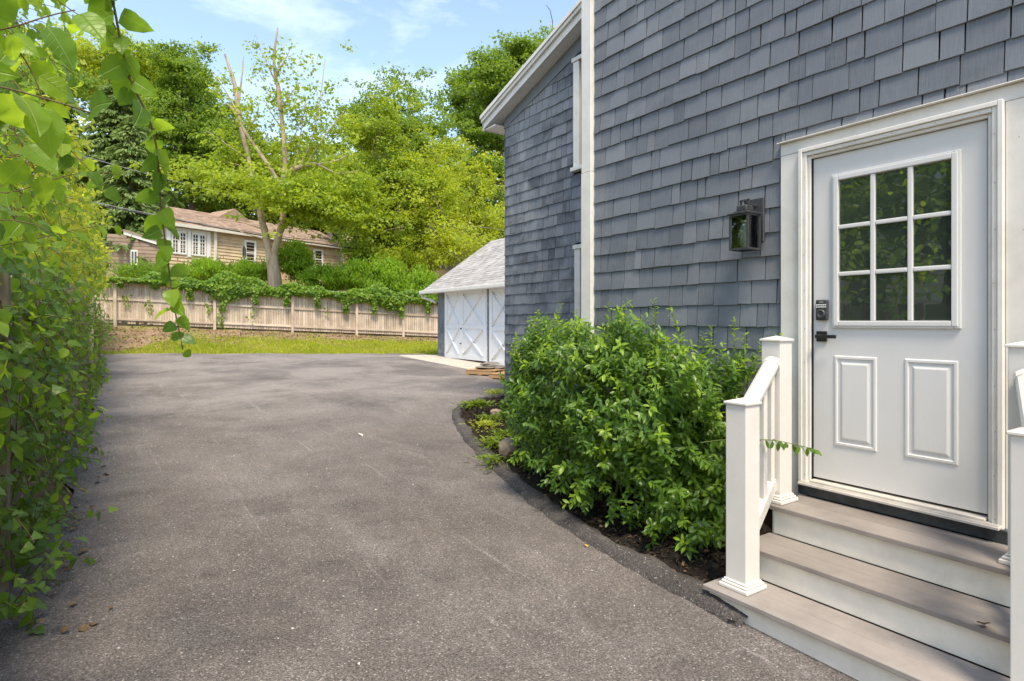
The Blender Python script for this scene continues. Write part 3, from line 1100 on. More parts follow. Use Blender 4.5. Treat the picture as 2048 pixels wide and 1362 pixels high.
for (a, b) in (((lx - hw - .001, ly - hw + .007, lzb + .013), (lx - hw + .001, ly + hw - .007, lzt - .013)), ((lx + hw - .001, ly - hw + .007, lzb + .013), (lx + hw + .001, ly + hw - .007, lzt - .013)),
               ((lx - hw + .007, ly - hw - .001, lzb + .013), (lx + hw - .007, ly - hw + .001, lzt - .013)), ((lx - hw + .007, ly + hw - .001, lzb + .013), (lx + hw - .007, ly + hw + .001, lzt - .013))):
    mb = MB(); mb.box(a, b); mb.build('pane', M['clear'], lant)
mb = MB()
mb.lathe([(.018, 0), (.018, -.03), (.021, -.032), (.021, -.055), (.015, -.06)], (lx, ly, lzt), 'z', 16)
mb.build('socket', M['brass'], lant)
mb = MB()
mb.lathe([(.012, -.06), (.026, -.075), (.031, -.10), (.031, -.20), (.027, -.212), (.004, -.218)], (lx, ly, lzt), 'z', 20)
mb.build('bulb', M['bulb'], lant)

# ------------------------------------------------------------------ steps
steps = empty('entry_steps', (-.5, 1.45, 0))
tag(steps, 'three taupe composite steps with white risers below the door', 'steps')
SY0, SY1 = .64, 2.165
tz = [DZ - 1.45, DZ - 1.275, DZ - 1.10]
tx = [-1.005, -.715, -.43]
back = [-.690, -.405, -.0225]
for i in range(3):
    y1 = SY1 if i == 0 else SY1 - .02
    zt_ = tz[i]
    for (a, b, nm) in ((tx[i], back[i], 'tread'),):
        if i == 2:
            mb = MB(); mb.box((a, SY0, zt_ - .026), (-.2405, y1, zt_), .004, 2); mb.build('tread', M['tread'], steps)
            mb = MB(); mb.box((-.237, SY0, zt_ - .026), (b - .04, y1, zt_), .003); mb.build('tread', M['tread'], steps)
        else:
            mb = MB(); mb.box((a, SY0, zt_ - .026), ((a + b) / 2 - .0015, y1, zt_), .004, 2); mb.build('tread', M['tread'], steps)
            mb = MB(); mb.box(((a + b) / 2 + .0015, SY0, zt_ - .026), (b, y1, zt_), .003); mb.build('tread', M['tread'], steps)
    mb = MB()
    zlow = -.03 if i == 0 else tz[i - 1] + .001
    mb.box((tx[i] + .035, SY0 + .01, zlow), (tx[i] + .053, y1 - .02, zt_ - .0265), .001)
    mb.build('riser', M['riser'], steps)
mb = MB()
mb.poly([(tx[0] + .054, SY1 - .021, -.03), (tx[0] + .054, SY1 - .021, tz[0] - .027), (tx[1] + .054, SY1 - .021, tz[0] - .027), (tx[1] + .054, SY1 - .021, tz[1] - .027), (tx[2] + .054, SY1 - .021, tz[1] - .027), (tx[2] + .054, SY1 - .021, tz[2] - .027), (-.03, SY1 - .021, tz[2] - .027), (-.03, SY1 - .021, -.03)], (0, -.018, 0))
mb.build('stringer', M['riser'], steps)
mb = MB()
mb.poly([(tx[0] + .054, SY0 + .04, -.03), (tx[0] + .054, SY0 + .04, tz[0] - .027), (tx[1] + .054, SY0 + .04, tz[0] - .027), (tx[1] + .054, SY0 + .04, tz[1] - .027), (tx[2] + .054, SY0 + .04, tz[1] - .027), (tx[2] + .054, SY0 + .04, tz[2] - .027), (-.03, SY0 + .04, tz[2] - .027), (-.03, SY0 + .04, -.03)], (0, -.018, 0))
mb.build('stringer', M['riser'], steps)


def railing(lab, p_low, p_up, z_low_top, z_up_top):
    rl = empty('stair_railing', (p_low[0], p_low[1], tz[0]))
    tag(rl, lab, 'railing', 'vinyl railings of the entry steps')
    for (x, y), zb_, zt_ in ((p_low, tz[0], z_low_top), (p_up, tz[2], z_up_top)):
        mb = MB()
        mb.box((x - .0625, y - .0625, zb_ + .001), (x + .0625, y + .0625, zt_ - .025), .004, 2)
        post = mb.build('post', M['vinyl'], rl)
        mb = MB()
        mb.box((x - .072, y - .072, zt_ - .03), (x + .072, y + .072, zt_ - .016), .003)
        bm_ = mb.bm
        a = [bm_.verts.new((x + sx * .066, y + sy * .066, zt_ - .0155)) for sx, sy in ((-1, -1), (1, -1), (1, 1), (-1, 1))]
        ap = bm_.verts.new((x, y, zt_ + .004))
        bm_.faces.new(a)
        for k in range(4): bm_.faces.new((a[k], a[(k + 1) % 4], ap))
        mb.build('post_cap', M['vinyl'], post)
        mb = MB()
        mb.box((x - .090, y - .090, zb_ + .0005), (x + .090, y + .090, zb_ + .022), .004)
        mb.box((x - .081, y - .081, zb_ + .0222), (x + .081, y + .081, zb_ + .036), .005)
        mb.box((x - .072, y - .072, zb_ + .0362), (x + .072, y + .072, zb_ + .048), .005)
        mb.build('base_trim', M['vinyl'], post)
    A, B = Vector((p_low[0] + .064, p_low[1] + .01, 0)), Vector((p_up[0] - .064, p_up[1] - .01, 0))
    u = lambda t, z0, z1: A.lerp(B, t) + Vector((0, 0, z0 + (z1 - z0) * t))
    zr0, zr1 = z_low_top - .045, z_up_top - .155
    # bread-loaf top rail
    dirv = (u(1, zr0, zr1) - u(0, zr0, zr1))
    side = Vector((0, 0, 1)).cross(dirv).normalized()
    upv = dirv.cross(side).normalized()
    sec = [(-.030, -.05), (.030, -.05), (.030, -.028), (.044, -.02), (.046, .0), (.038, .018), (.02, .03), (0, .034), (-.02, .03), (-.038, .018), (-.046, .0), (-.044, -.02), (-.030, -.028)]
    mb = MB()
    mb.poly([u(0, zr0, zr1) + side * a + upv * b for a, b in sec], dirv)
    mb.build('top_rail', M['vinyl'], rl)
    sec2 = [(a * 1.12, b * 1.12) for a, b in sec]
    mb = MB()
    mb.poly([u(1, zr0, zr1) + side * a + upv * b - dirv.normalized() * .045 for a, b in sec2], dirv.normalized() * .045)
    mb.build('rail_bracket', M['vinyl'], rl)
    mb = MB()
    mb.poly([u(0, zr0, zr1) + side * a + upv * b for a, b in sec2], dirv.normalized() * .03)
    mb.build('rail_bracket', M['vinyl'], rl)
    zl0, zl1 = zr0 - .74, zr1 - .74
    mb = MB()
    mb.bar(u(0, zl0, zl1), u(1, zl0, zl1), .052, .075, bevel=.004)
    mb.build('bottom_rail', M['vinyl'], rl)
    for t in (.26, .60, .93):
        p0, p1 = u(t, zl0 + .035, zl1 + .035), u(t, zr0 - .05, zr1 - .05)
        mb = MB()
        mb.box((p0.x - .018, p0.y - .018, p0.z - .01), (p0.x + .018, p0.y + .018, p1.z + .01), .002)
        mb.build('baluster', M['vinyl'], rl)
    return rl


railing('white vinyl stair railing beside the green bush', (-.85, 2.02), (-.30, 2.165), DZ - .418, DZ - .088)
railing('white vinyl stair railing on the side away from the bush', (-.85, .765), (-.28, .94), DZ - .395, DZ - .085)

# ------------------------------------------------------------------ garage
gar = empty('garage', (7.8, 14.2, drive_z(15)))
tag(gar, 'low garage with grey shingle roof and white cross-braced doors', 'garage')
GXF, GXB, GYA, GYB = 5.40, 10.2, 10.2, 17.93
gz = .50
ez = DZ + 1.03                                  # eave height
mb = MB()
mb.box((GXF + .03, GYA, gz - .2), (GXB, GYB, ez + .02))
rz = DZ + 2.92
mb.poly([(GXF + .03, GYB, ez + .021), (GXB, GYB, ez + .021), (7.8, GYB, rz - .13)], (0, -.05, 0))
mb.build('wall', M['sheath'], gar)
V, F = [], []
r = random.Random(12)
bays = [(17.36, 14.845), (14.63, 12.1)]
piers = [(17.365, GYB), (14.635, 14.84)]
for (a, b) in piers:                            # shingled piers between the doors
    z = gz - .05
    while z < ez - .02:
        y = a
        while y < b - .01:
            w = min(r.uniform(.10, .2), b - y)
            o = len(V)
            V += wedge_verts(y + .002, y + w - .002, z, z + .168, GXF + .012, .014, .003)
            F += [tuple(o + k for k in f) for f in WF]
            y += w
        z += .16
o = np_obj('shingle_course', np.array(V), np.array(F), M['shingle'], gar)
o['kind'] = 'stuff'
for (ya, yb) in bays:
    mid = 16.30 if ya > 15 else 13.3
    zd0, zd1 = drive_z((ya + yb) / 2) + .035, DZ + .975
    mb = MB()
    mb.box((GXF - .02, ya - .01, zd0 - .1), (GXF + .03, ya + .045, zd1 + .05))
    mb.box((GXF - .02, yb - .045, zd0 - .1), (GXF + .03, yb + .01, zd1 + .05))
    mb.box((GXF - .022, yb + .012, zd1 + .005), (GXF + .03, ya - .012, zd1 + .05))
    mb.build('door_frame', M['garage_white'], gar)
    for (a, b) in ((mid + .004, ya - .012), (yb + .012, mid - .004)):
        mb = MB()
        n = max(6, int(round((b - a) / .14)))
        for i in range(n):                       # vertical boards
            mb.box((GXF - .012, a + (b - a) * i / n + .0015, zd0), (GXF + .02, a + (b - a) * (i + 1) / n - .0015, zd1), .002)
        leaf = mb.build('door_leaf', M['garage_white'], gar)
        zm = zd0 + (zd1 - zd0) * .47
        fw = .12
        x0, x1 = GXF - .034, GXF - .0125
        for (p, q) in (((x0, a, zd0), (x1, a + fw, zd1)), ((x0, b - fw, zd0), (x1, b, zd1)), ((x0, a + fw + .001, zd0), (x1, b - fw - .001, zd0 + .15)), ((x0, a + fw + .001, zd1 - .12), (x1, b - fw - .001, zd1)), ((x0, a + fw + .001, zm - .06), (x1, b - fw - .001, zm + .06))):
            mb = MB(); mb.box(p, q, .003); mb.build('rail', M['garage_white'], leaf)
        for (za, zc) in ((zd0 + .152, zm - .062), (zm + .062, zd1 - .122)):
            for k, (p, q) in enumerate((((a + fw, za), (b - fw, zc)), ((b - fw, za), (a + fw, zc)))):
                P, Q = Vector((x0 + .006 + .004 * k, p[0], p[1])), Vector((x0 + .006 + .004 * k, q[0], q[1]))
                mb = MB(); mb.bar(P, Q, .017, .085, up=(0, 1, 0) if False else (1, 0, 0)); mb.build('brace', M['garage_white'], leaf)
    mb = MB()
    mb.box((GXF - .046, mid - .07, zd0 + .92), (GXF - .0345, mid + .05, zd0 + .96), .002)
    mb.lathe([(.012, 0), (.012, -.03), (.022, -.034), (.022, -.05)], (GXF - .0345, mid - .03, zd0 + .48), 'x', 10)
    mb.build('latch', M['metal_black'], gar)
# roof: slab, courses of tabs, fascia, gutter spout
ex = GXF - .34
sl = (rz - ez) / (7.8 - ex)
mb = MB()
yL, yR = 18.45, 10.0
mb.poly([(ex, yL, ez), (7.8, yL, rz), (7.8, yL, rz - .10), (ex, yL, ez - .05)], (0, yR - yL, 0))
mb.poly([(7.8 + (7.8 - ex), yL, ez), (7.801, yL, rz), (7.801, yL, rz - .10), (7.8 + (7.8 - ex), yL, ez - .05)], (0, yR - yL, 0))
groof = mb.build('roof', M['roof_grey'], gar)
V, F = [], []
L = math.hypot(7.8 - ex, rz - ez)
ux, uz = (7.8 - ex) / L, (rz - ez) / L
s_ = 0
while s_ < L - .05:
    y = yR + r.random() * .2
    while y < yL:
        w = r.uniform(.14, .36)
        y2 = min(y + w, yL)
        th = r.choice((.004, .008, .013))
        o = len(V)
        for (yy, ss, h) in ((y, s_, th), (y2, s_, th), (y2, s_ + .15, .002), (y, s_ + .15, .002), (y, s_, .0), (y2, s_, .0)):
            V.append((ex + ux * ss - uz * h, yy, ez + uz * ss + ux * h))
        F += [(o, o + 3, o + 2, o + 1), (o + 4, o, o + 1, o + 5)]
        y = y2 + .004
    s_ += .14
o = np_obj('roof_shingle_tabs', np.array(V), np.array(F), M['roof_grey'], groof)
o['kind'] = 'stuff'
mb = MB()
mb.box((ex - .10, yR, ez - .10), (ex - .002, yL + .02, ez + .012), .02, 2)
mb.build('gutter', M['white'], groof)
mb = MB()
mb.tube([(ex - .04, yL - .05, ez - .09), (ex + .02, yL - .02, ez - .20), (GXF - .08, yL - .38, ez - .34), (GXF - .04, yL - .46, ez - .40)], .042, 10)
mb.build('downspout_elbow', M['white'], groof)
mb = MB()
mb.box((ex + .0, yR, ez - .075), (GXF + .02, yL, ez - .055))
mb.build('soffit', M['soffit'], groof)
mb = MB()
mb.box((GXF - .02, 12.05, DZ + .976 + .052), (GXF + .028, GYB, ez + .018))
mb.build('header_board', M['soffit'], gar)

# pallets and slabs beside the garage
def pallet(lab, x, y, rz_, w=1.0, d=1.0):
    p = empty('wood_pallet', (x, y, drive_z(y)))
    p.rotation_euler = (0, 0, rz_)
    tag(p, lab, 'pallet', 'pallets before the garage')
    z0 = drive_z(y) + .004
    rot = Matrix.Rotation(rz_, 3, 'Z')
    c = Vector((x, y, 0))
    for i in range(3):
        mb = MB(); mb.obox(c + rot @ Vector(((i - 1) * (w / 2 - .03), 0, 0)) + Vector((0, 0, z0 + .062)), (.045, d, .085), rot, .002); mb.build('stringer', M['pallet'], p)
    for i in range(7):
        mb = MB(); mb.obox(c + rot @ Vector((0, (i - 3) * (d - .1) / 6, 0)) + Vector((0, 0, z0 + .114)), (w, .10, .017), rot, .002); mb.build('deck_board', M['pallet'], p)
    for i in range(3):
        mb = MB(); mb.obox(c + rot @ Vector((0, (i - 1) * (d - .1) / 2, 0)) + Vector((0, 0, z0 + .0085)), (w, .10, .017), rot, .002); mb.build('base_board', M['pallet'], p)
    return p


pA = at(990, 735, 14.6)
pB = at(1013, 741, 13.9)
pallet('wooden pallet loaded with grey stone slabs', pA.x, pA.y + .25, R(28), .95, .8)
pallet('empty low wooden pallet next to the stone slabs', pB.x + .15, pB.y, R(24), .9, .7)


def rock(name, lab, c, size, seed, mat, rot=0, cat='rock', group=None, parent=None):
    r_ = random.Random(seed)
    bm = bmesh.new()
    bmesh.ops.create_icosphere(bm, subdivisions=3, radius=1)
    pl = [(Vector((r_.gauss(0, 1), r_.gauss(0, 1), r_.gauss(0, 1))).normalized(), r_.uniform(.62, .85)) for _ in range(11)]
    for v in bm.verts:
        for n_, d_ in pl:
            e = v.co.dot(n_) - d_
            if e > 0: v.co -= n_ * e
        v.co *= 1 + .05 * r_.uniform(-1, 1)
        v.co = Vector((v.co.x * size[0], v.co.y * size[1], v.co.z * size[2]))
        v.co = Matrix.Rotation(rot, 3, 'Z') @ v.co
        v.co += Vector(c)
    mb = MB(); mb.bm.free(); mb.bm = bm
    o = mb.build(name, mat, parent)
    if parent is None: tag(o, lab, cat, group)
    return o


zs = drive_z(pA.y) + .13
for i, (dx, dy, dz, sx, sy, sz, lab) in enumerate(((-.10, .28, .04, .33, .26, .05, 'flat grey stone slab on the pallet, on the side towards the fence'), (.22, .16, .045, .30, .24, .05, 'flat grey stone slab on the pallet, on the side towards the house'), (.05, .3, .125, .36, .22, .045, 'grey stone slab lying on top of the other slabs'))):
    rock('stone_slab', lab, (pA.x + dx, pA.y + dy, zs + dz), (sx, sy, sz), 40 + i, M['stone'], R(25), 'stone slab', 'stone slabs on the pallet')

# ------------------------------------------------------------------ back fence
bf = empty('back_fence', (0, 27.3, 1.3))
tag(bf, 'weathered grey wooden picket fence along the back of the yard', 'fence')
fd = Vector((1, -.2327, 0)).normalized()
fn = Vector((fd.y, -fd.x, 0))                    # towards the eye
post_x = [-3.42, -.025, 2.888, 5.491, 7.507, 9.9, 12.2]


def fpt(x, h, off=0.0):
    p = Vector((x, y_fence(x), float(z_fence(x)) + h))
    return p + fn * off


FH = 1.87
UPK = []
for k_ in range(3):
    mb = MB()
    mb.box((-.5, -.5, 0), (.5, .5, 1))
    bmesh.ops.recalc_face_normals(mb.bm, faces=mb.bm.faces[:])
    me = bpy.data.meshes.new('picket'); mb.bm.to_mesh(me); mb.bm.free(); me.materials.append(M['fence']); UPK.append(me)
pinv = world_of(bf).inverted()
r = random.Random(21)
rot_f = math.atan2(fd.y, fd.x)
x = -4.2
k_ = 0
while x < 12.2:
    w = r.uniform(.088, .105)
    xc = x + w / 2
    bay = max([p for p in post_x if p <= xc] + [-4.2])
    top_h = FH + .05 * math.sin(bay * 3) + r.uniform(-.012, .012)
    lowh = .10 if not (-3.9 < xc < -2.2) else (r.choice((.10, .13, .28)) if r.random() < .6 else .1)
    p = fpt(xc, lowh, 0.0)
    o = bpy.data.objects.new('picket', UPK[k_ % 3])
    COL.objects.link(o); o.parent = bf; o.matrix_parent_inverse = pinv
    o.location = p
    o.rotation_euler = (r.uniform(-.006, .006), r.uniform(-.008, .008), rot_f)
    o.scale = ((w - r.uniform(.004, .016)) , .018, top_h - lowh)
    x += w
    k_ += 1
for i in range(len(post_x)):
    a = post_x[i]
    mb = MB()
    p = fpt(a, -.1, .085)
    mb.obox(p + Vector((0, 0, .95)), (.105, .095, 1.92), Matrix.Rotation(rot_f, 3, 'Z'), .006)
    mb.build('post', M['fence'], bf)
    x0 = a + .05
    x1 = (post_x[i + 1] if i + 1 < len(post_x) else 12.3) - .05
    for h in (.27, 1.04, 1.68):
        mb = MB()
        mb.bar(fpt(x0, h + r.uniform(-.01, .01), .033), fpt(x1, h + r.uniform(-.01, .01), .033), .044, .085, bevel=.004)
        mb.build('rail', M['fence'], bf)
for h in (.27, 1.04, 1.68):
    mb = MB(); mb.bar(fpt(-4.2, h, .033), fpt(-3.48, h, .033), .044, .085); mb.build('rail', M['fence'], bf)

# ------------------------------------------------------------------ fence along the driveway
lf = empty('side_fence', (-4.3, 10, .3))
tag(lf, 'old brown board fence along the driveway, overgrown with vines', 'fence')
pinv = world_of(lf).inverted()
LX = -4.27
UPK2 = [m.copy() for m in UPK]
for m_ in UPK2: m_.materials[0] = M['fence_dark']; m_.name = 'board'
y = 1.2
k_ = 0
lx_of = lambda yy: LX + .010 * max(0, yy - 14)
while y < 27.5:
    w = r.uniform(.13, .15)
    o = bpy.data.objects.new('board', UPK2[k_ % 3])
    COL.objects.link(o); o.parent = lf; o.matrix_parent_inverse = pinv
    zz = float(ground_z(lx_of(y), y))
    o.location = (lx_of(y) - .045, y + w / 2, zz + .03)
    o.rotation_euler = (r.uniform(-.008, .008), r.uniform(-.006, .006), R(90))
    o.scale = (w - r.uniform(.004, .012), .019, 1.72 + r.uniform(-.02, .02))
    y += w
    k_ += 1
for yy in (2.0, 4.45, 6.86, 9.3, 11.9, 14.3, 16.7, 18.6, 21.1, 22.9, 25.4):
    mb = MB()
    zz = float(ground_z(lx_of(yy), yy))
    mb.box((lx_of(yy) - .02, yy - .05, zz - .1), (lx_of(yy) + .075, yy + .05, zz + 1.9), .006)
    mb.build('post', M['fence_dark'], lf)
ys = [2.0, 4.45, 6.86, 9.3, 11.9, 14.3, 16.7, 18.6, 21.1, 22.9, 25.4]
for a, b in zip(ys[:-1], ys[1:]):
    for h in (.35, 1.45):
        mb = MB()
        mb.bar((lx_of(a) - .012, a + .052, float(ground_z(LX, a)) + h), (lx_of(b) - .012, b - .052, float(ground_z(LX, b)) + h), .04, .085)
        mb.build('rail', M['fence_dark'], lf)
mb = MB()                                        # gate-like double post further back
mb.box((lx_of(18.6) + .12, 18.75, .4), (lx_of(18.6) + .22, 18.85, 2.45), .006)
mb.build('post', M['fence'], lf)

# ------------------------------------------------------------------ tan house on the slope
fh_o = at(322, 447, 34)
fh_e = at(684, 497, 45.6)
fh_dir = Vector((fh_e.x - fh_o.x, fh_e.y - fh_o.y, 0)).normalized()
fh_n = Vector((fh_dir.y, -fh_dir.x, 0))          # towards the eye
fh_len = (Vector((fh_e.x, fh_e.y, 0)) - Vector((fh_o.x, fh_o.y, 0))).length
EAVE = DZ + 5.56
fbase = float(ground_z(fh_o.x + 4, fh_o.y + 3)) - .6
fhouse = empty('tan_house', (fh_o.x, fh_o.y, fbase))
tag(fhouse, 'tan clapboard house with red-brown roof behind the back fence', 'house')


def fhp(u, h, n=0.0):
    p = fh_o + fh_dir * u + fh_n * n
    return Vector((p.x, p.y, h))


def fbox(mb, u0, u1, z0, z1, n0, n1):
    mb.poly([fhp(u0, z0, n0), fhp(u1, z0, n0), fhp(u1, z1, n0), fhp(u0, z1, n0)], fh_n * (n1 - n0))
    return mb


mb = MB()
fbox(mb, .05, fh_len - .05, fbase, EAVE, -6.0, -.05)
mb.poly([fhp(.05, EAVE + .001, -.05), fhp(.05, EAVE + .001, -6), fhp(.05, EAVE + 1.40, -3)], fh_dir * (fh_len - .1))
mb.build('wall', M['tan'], fhouse)
# clapboards on the front
r = random.Random(5)
WINS = [(1.05, 1.62, 'case'), (1.95, 2.52, 'case'), (3.05, 3.62, 'case'), (3.95, 4.52, 'case')]
z = EAVE - 4.2
while z < EAVE - .02:
    mb = MB()
    mb.poly([fhp(0, z, .012), fhp(0, z, -.06), fhp(0, z + .205, -.06), fhp(0, z + .205, -.03)], fh_dir * fh_len)
    mb.build('clapboard', M['tan'], fhouse)
    z += .20
mb = MB()
fbox(mb, -.35, fh_len + .35, EAVE - .06, EAVE + .12, .18, .34)
mb.build('gutter', M['white'], fhouse)
mb = MB()
mb.poly([fhp(-.4, EAVE + .10, .32), fhp(-.4, EAVE + 1.62, -3.0), fhp(-.4, EAVE + 1.52, -3.0), fhp(-.4, EAVE + .0, .32)], fh_dir * (fh_len + .8))
mb.poly([fhp(-.4, EAVE + .10, -6.3), fhp(-.4, EAVE + 1.62, -3.001), fhp(-.4, EAVE + 1.52, -3.001), fhp(-.4, EAVE + .0, -6.3)], fh_dir * (fh_len + .8))
froof = mb.build('roof', M['roof_red'], fhouse)
mb = MB()                                        # cross gable behind
mb.poly([fhp(4.6, EAVE + 1.15, -2.2), fhp(7.6, EAVE + 1.15, -2.2), fhp(6.1, EAVE + 2.05, -2.2)], -fh_n * 2.5)
mb.build('dormer', M['roof_red'], froof)
s_ = 0
V, F = [], []
Lr = math.hypot(3.32, 1.52)
while s_ < Lr - .1:
    u = -.4 + r.random() * .3
    while u < fh_len + .4:
        w = r.uniform(.22, .42)
        a = fhp(u, EAVE + .105 + 1.52 * s_ / Lr, .32 - 3.32 * s_ / Lr)
        b = fhp(min(u + w - .01, fh_len + .4), a.z, .32 - 3.32 * s_ / Lr)
        up = Vector((0, 0, 1.52 / Lr)) - fh_n * (3.32 / Lr)
        o = len(V)
        h = Vector((0, 0, r.choice((.008, .02))))
        V += [tuple(a + h), tuple(b + h), tuple(b + up * .21 + Vector((0, 0, .002))), tuple(a + up * .21 + Vector((0, 0, .002)))]
        F.append((o, o + 1, o + 2, o + 3))
        u += w
    s_ += .2
o = np_obj('roof_shingle_tabs', np.array(V), np.array(F), M['roof_red'], froof); o['kind'] = 'stuff'


def fwindow(u0, u1, z0, z1, cols, rows, rail=False):
    mb = MB()
    cw = .13 if rows == 2 else .07
    for (a, b, c, d) in ((u0 - cw, u0, z0 - .1, z1 + .14), (u1, u1 + cw, z0 - .1, z1 + .14), (u0 + .001, u1 - .001, z1 + .001, z1 + .14), (u0 + .001, u1 - .001, z0 - .1, z0 - .001)):
        fbox(mb, a, b, c, d, -.02, .055)
    w = mb.build('window', M['garage_white'], fhouse)
    mb = MB(); fbox(mb, u0 + .002, u1 - .002, z0, z1, -.04, .004); mb.build('pane', M['glass_far'], w)
    mb = MB()
    for i in range(1, cols):
        uu = u0 + (u1 - u0) * i / cols
        fbox(mb, uu - .018, uu + .018, z0, z1, .005, .03)
    for j in range(1, rows):
        zz = z0 + (z1 - z0) * j / rows
        fbox(mb, u0 + .002, u1 - .002, zz - (.035 if rail else .015), zz + (.035 if rail else .015), .006, .032)
    mb.build('muntin', M['garage_white'], w)


wz0, wz1 = EAVE - 1.52, EAVE - .36
for (a, b) in ((.66, .95), (1.10, 1.39), (1.86, 2.15), (2.29, 2.58)):
    fwindow(a, b, wz0, wz1, 2, 5)
mb = MB()
for a, b in ((.30, .525), (1.525, 1.725), (2.715, 2.95)):
    fbox(mb, a, b, wz0 - .2, EAVE - .21, -.01, .045)
fbox(mb, .30, 2.95, EAVE - .205, EAVE - .1, .01, .06)
mb.build('window_surround', M['garage_white'], fhouse)
mb = MB()
fbox(mb, 3.16, 3.32, EAVE - 3.6, EAVE - .06, .02, .12)
mb.build('downspout', M['white'], fhouse)
fwindow(5.38, 5.97, EAVE - 1.75, EAVE - .42, 1, 2, True)
fwindow(10.95, 11.55, EAVE - 1.60, EAVE - .42, 1, 2, True)
mb = MB()
fbox(mb, fh_len - .12, fh_len + .03, EAVE - 4.2, EAVE - .05, -.07, .05)
mb.build('corner_board', M['white'], fhouse)

# small brown gable further left
sg = empty('brown_shed', tuple(at(280, 540, 32.6)))
sg_c = at(268, 500, 32.6)
tag(sg, 'small brown gabled shed left of the tan house', 'shed')
mb = MB()
W3 = 3.6
a = at(236, 560, 32.6); b = at(322, 560, 33.4)
dv = Vector((b.x - a.x, b.y - a.y, 0))
up = Vector((0, 0, 1))
apex = at(248, 470, 32.8)
e2 = at(326, 494, 33.4)
mb.poly([Vector((a.x, a.y, 3.0)) - dv * .25, Vector((b.x, b.y, 3.0)), Vector((b.x, b.y, e2.z)), Vector((apex.x, apex.y, apex.z)), Vector((a.x, a.y, apex.z - .5)) - dv * .25], Vector((-.5, 3, 0)))
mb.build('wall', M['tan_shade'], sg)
tdir = (e2 - apex)
nrm_s = Vector((dv.y, -dv.x, 0)).normalized()
mb = MB()
mb.poly([apex + up * .02 + nrm_s * .02, e2 + tdir * .08 + up * .02 + nrm_s * .02, e2 + tdir * .08 + up * .22 + nrm_s * .02, apex + up * .22 + nrm_s * .02], nrm_s * .12)
mb.build('rake_board', M['white'], sg)
mb = MB()
mb.poly([apex + up * .225 + nrm_s * .2, e2 + tdir * .1 + up * .225 + nrm_s * .2, e2 + tdir * .1 + up * .29 + nrm_s * .2, apex + up * .29 + nrm_s * .2], Vector((-.5, 3.3, 0)))
mb.build('roof', M['roof_red'], sg)
z = 3.2
while z < apex.z:
    mb = MB()
    p0 = Vector((a.x, a.y, z)) - dv * .25
    t1 = 1.25 if z < e2.z - .15 else max(.05, 1.25 - (z + .18 - e2.z) / max(.01, apex.z - e2.z) * .8)
    t0 = 0 
    mb.poly([p0 + nrm_s * .025, p0, p0 + up * .19, p0 + up * .19 + nrm_s * .006], dv * t1)
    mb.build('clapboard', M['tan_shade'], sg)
    z += .2
wa = at(262, 530, 32.5)
wa2 = at(276, 500, 32.55)
mb = MB()
q0 = Vector((wa.x, wa.y, wa.z)) + nrm_s * .05
q1 = Vector((wa2.x, wa2.y, wa.z)) + nrm_s * .05
hz = Vector((0, 0, wa2.z - wa.z))
mb.poly([q0, q1, q1 + hz, q0 + hz], nrm_s * .05)
w_ = mb.build('window', M['white'], sg)
mb = MB()
for t0, t1 in ((.12, .42), (.55, .85)):
    mb.poly([q0.lerp(q1, t0) + hz * .1 + nrm_s * .052, q0.lerp(q1, t1) + hz * .1 + nrm_s * .052, q0.lerp(q1, t1) + hz * .88 + nrm_s * .052, q0.lerp(q1, t0) + hz * .88 + nrm_s * .052], nrm_s * .006)
mb.build('pane', M['glass_far'], w_)

# road sign seen from behind
sp = at(488, 545, 30.5)
sign = empty('road_sign', (sp.x, sp.y, float(ground_z(sp.x, sp.y))))
tag(sign, 'grey back of an octagonal road sign on a post above the fence', 'road sign')
mb = MB(); mb.box((sp.x - .025, sp.y - .04, sign.location.z - .1), (sp.x + .025, sp.y + .04, at(488, 500, 30.5).z + .1), .004); mb.build('post', M['sign_back'], sign)
mb = MB()
sc = at(488, 505, 30.5)
vd = Vector((sc.x - EYE.x, sc.y - EYE.y, 0)).normalized()
ax = (vd * .97 + Vector((vd.y, -vd.x, 0)) * .26).normalized()    # seen nearly edge on
pts = [sc + ax * (.36 * math.cos(R(22.5 + 45 * i))) + Vector((0, 0, .36 * math.sin(R(22.5 + 45 * i)))) for i in range(8)]
mb.poly(pts, ax.cross(Vector((0, 0, 1))) * .02)
mb.build('sign_plate', M['sign_back'], sign)

# overhead cables
def cable(lab, pts, rad, mat):
    P = smooth_path([tuple(at(*p)) for p in pts], 40)
    mb = MB()
    mb.tube([tuple(q) for q in P], rad, 6)
    o = mb.build('overhead_cable', mat)
    tag(o, lab, 'cable', 'utility cables over the road')


cable('thick black utility cable sagging across the tan house roof', [(-260, 330, 30), (150, 402, 31), (322, 434, 31.5), (500, 468, 32.5), (684, 494, 33.5), (830, 512, 34), (1100, 530, 35)], .032, M['cable'])
cable('pale twin cable just above the thick black one', [(-260, 318, 30), (150, 396, 31), (300, 428, 31.5), (430, 452, 32.2), (560, 474, 32.8), (1100, 522, 35.5)], .018, M['cable_pale'])
cable('thin pale cable high before the conifer', [(-260, 200, 30), (188, 318, 31), (330, 358, 31.6), (520, 404, 32.5), (1100, 470, 35.6)], .016, M['cable_pale'])

# ------------------------------------------------------------------ trees
def curve_pts(a, b, sag, n=6, jit=.0):
    a, b = np.array(a, float), np.array(b, float)
    t = np.linspace(0, 1, n)[:, None]
    P = a * (1 - t) + b * t
    P[:, 2] += sag * 4 * (t[:, 0] * (1 - t[:, 0]))
    if jit: P[1:-1] += RNG.normal(size=(n - 2, 3)) * jit
    return P


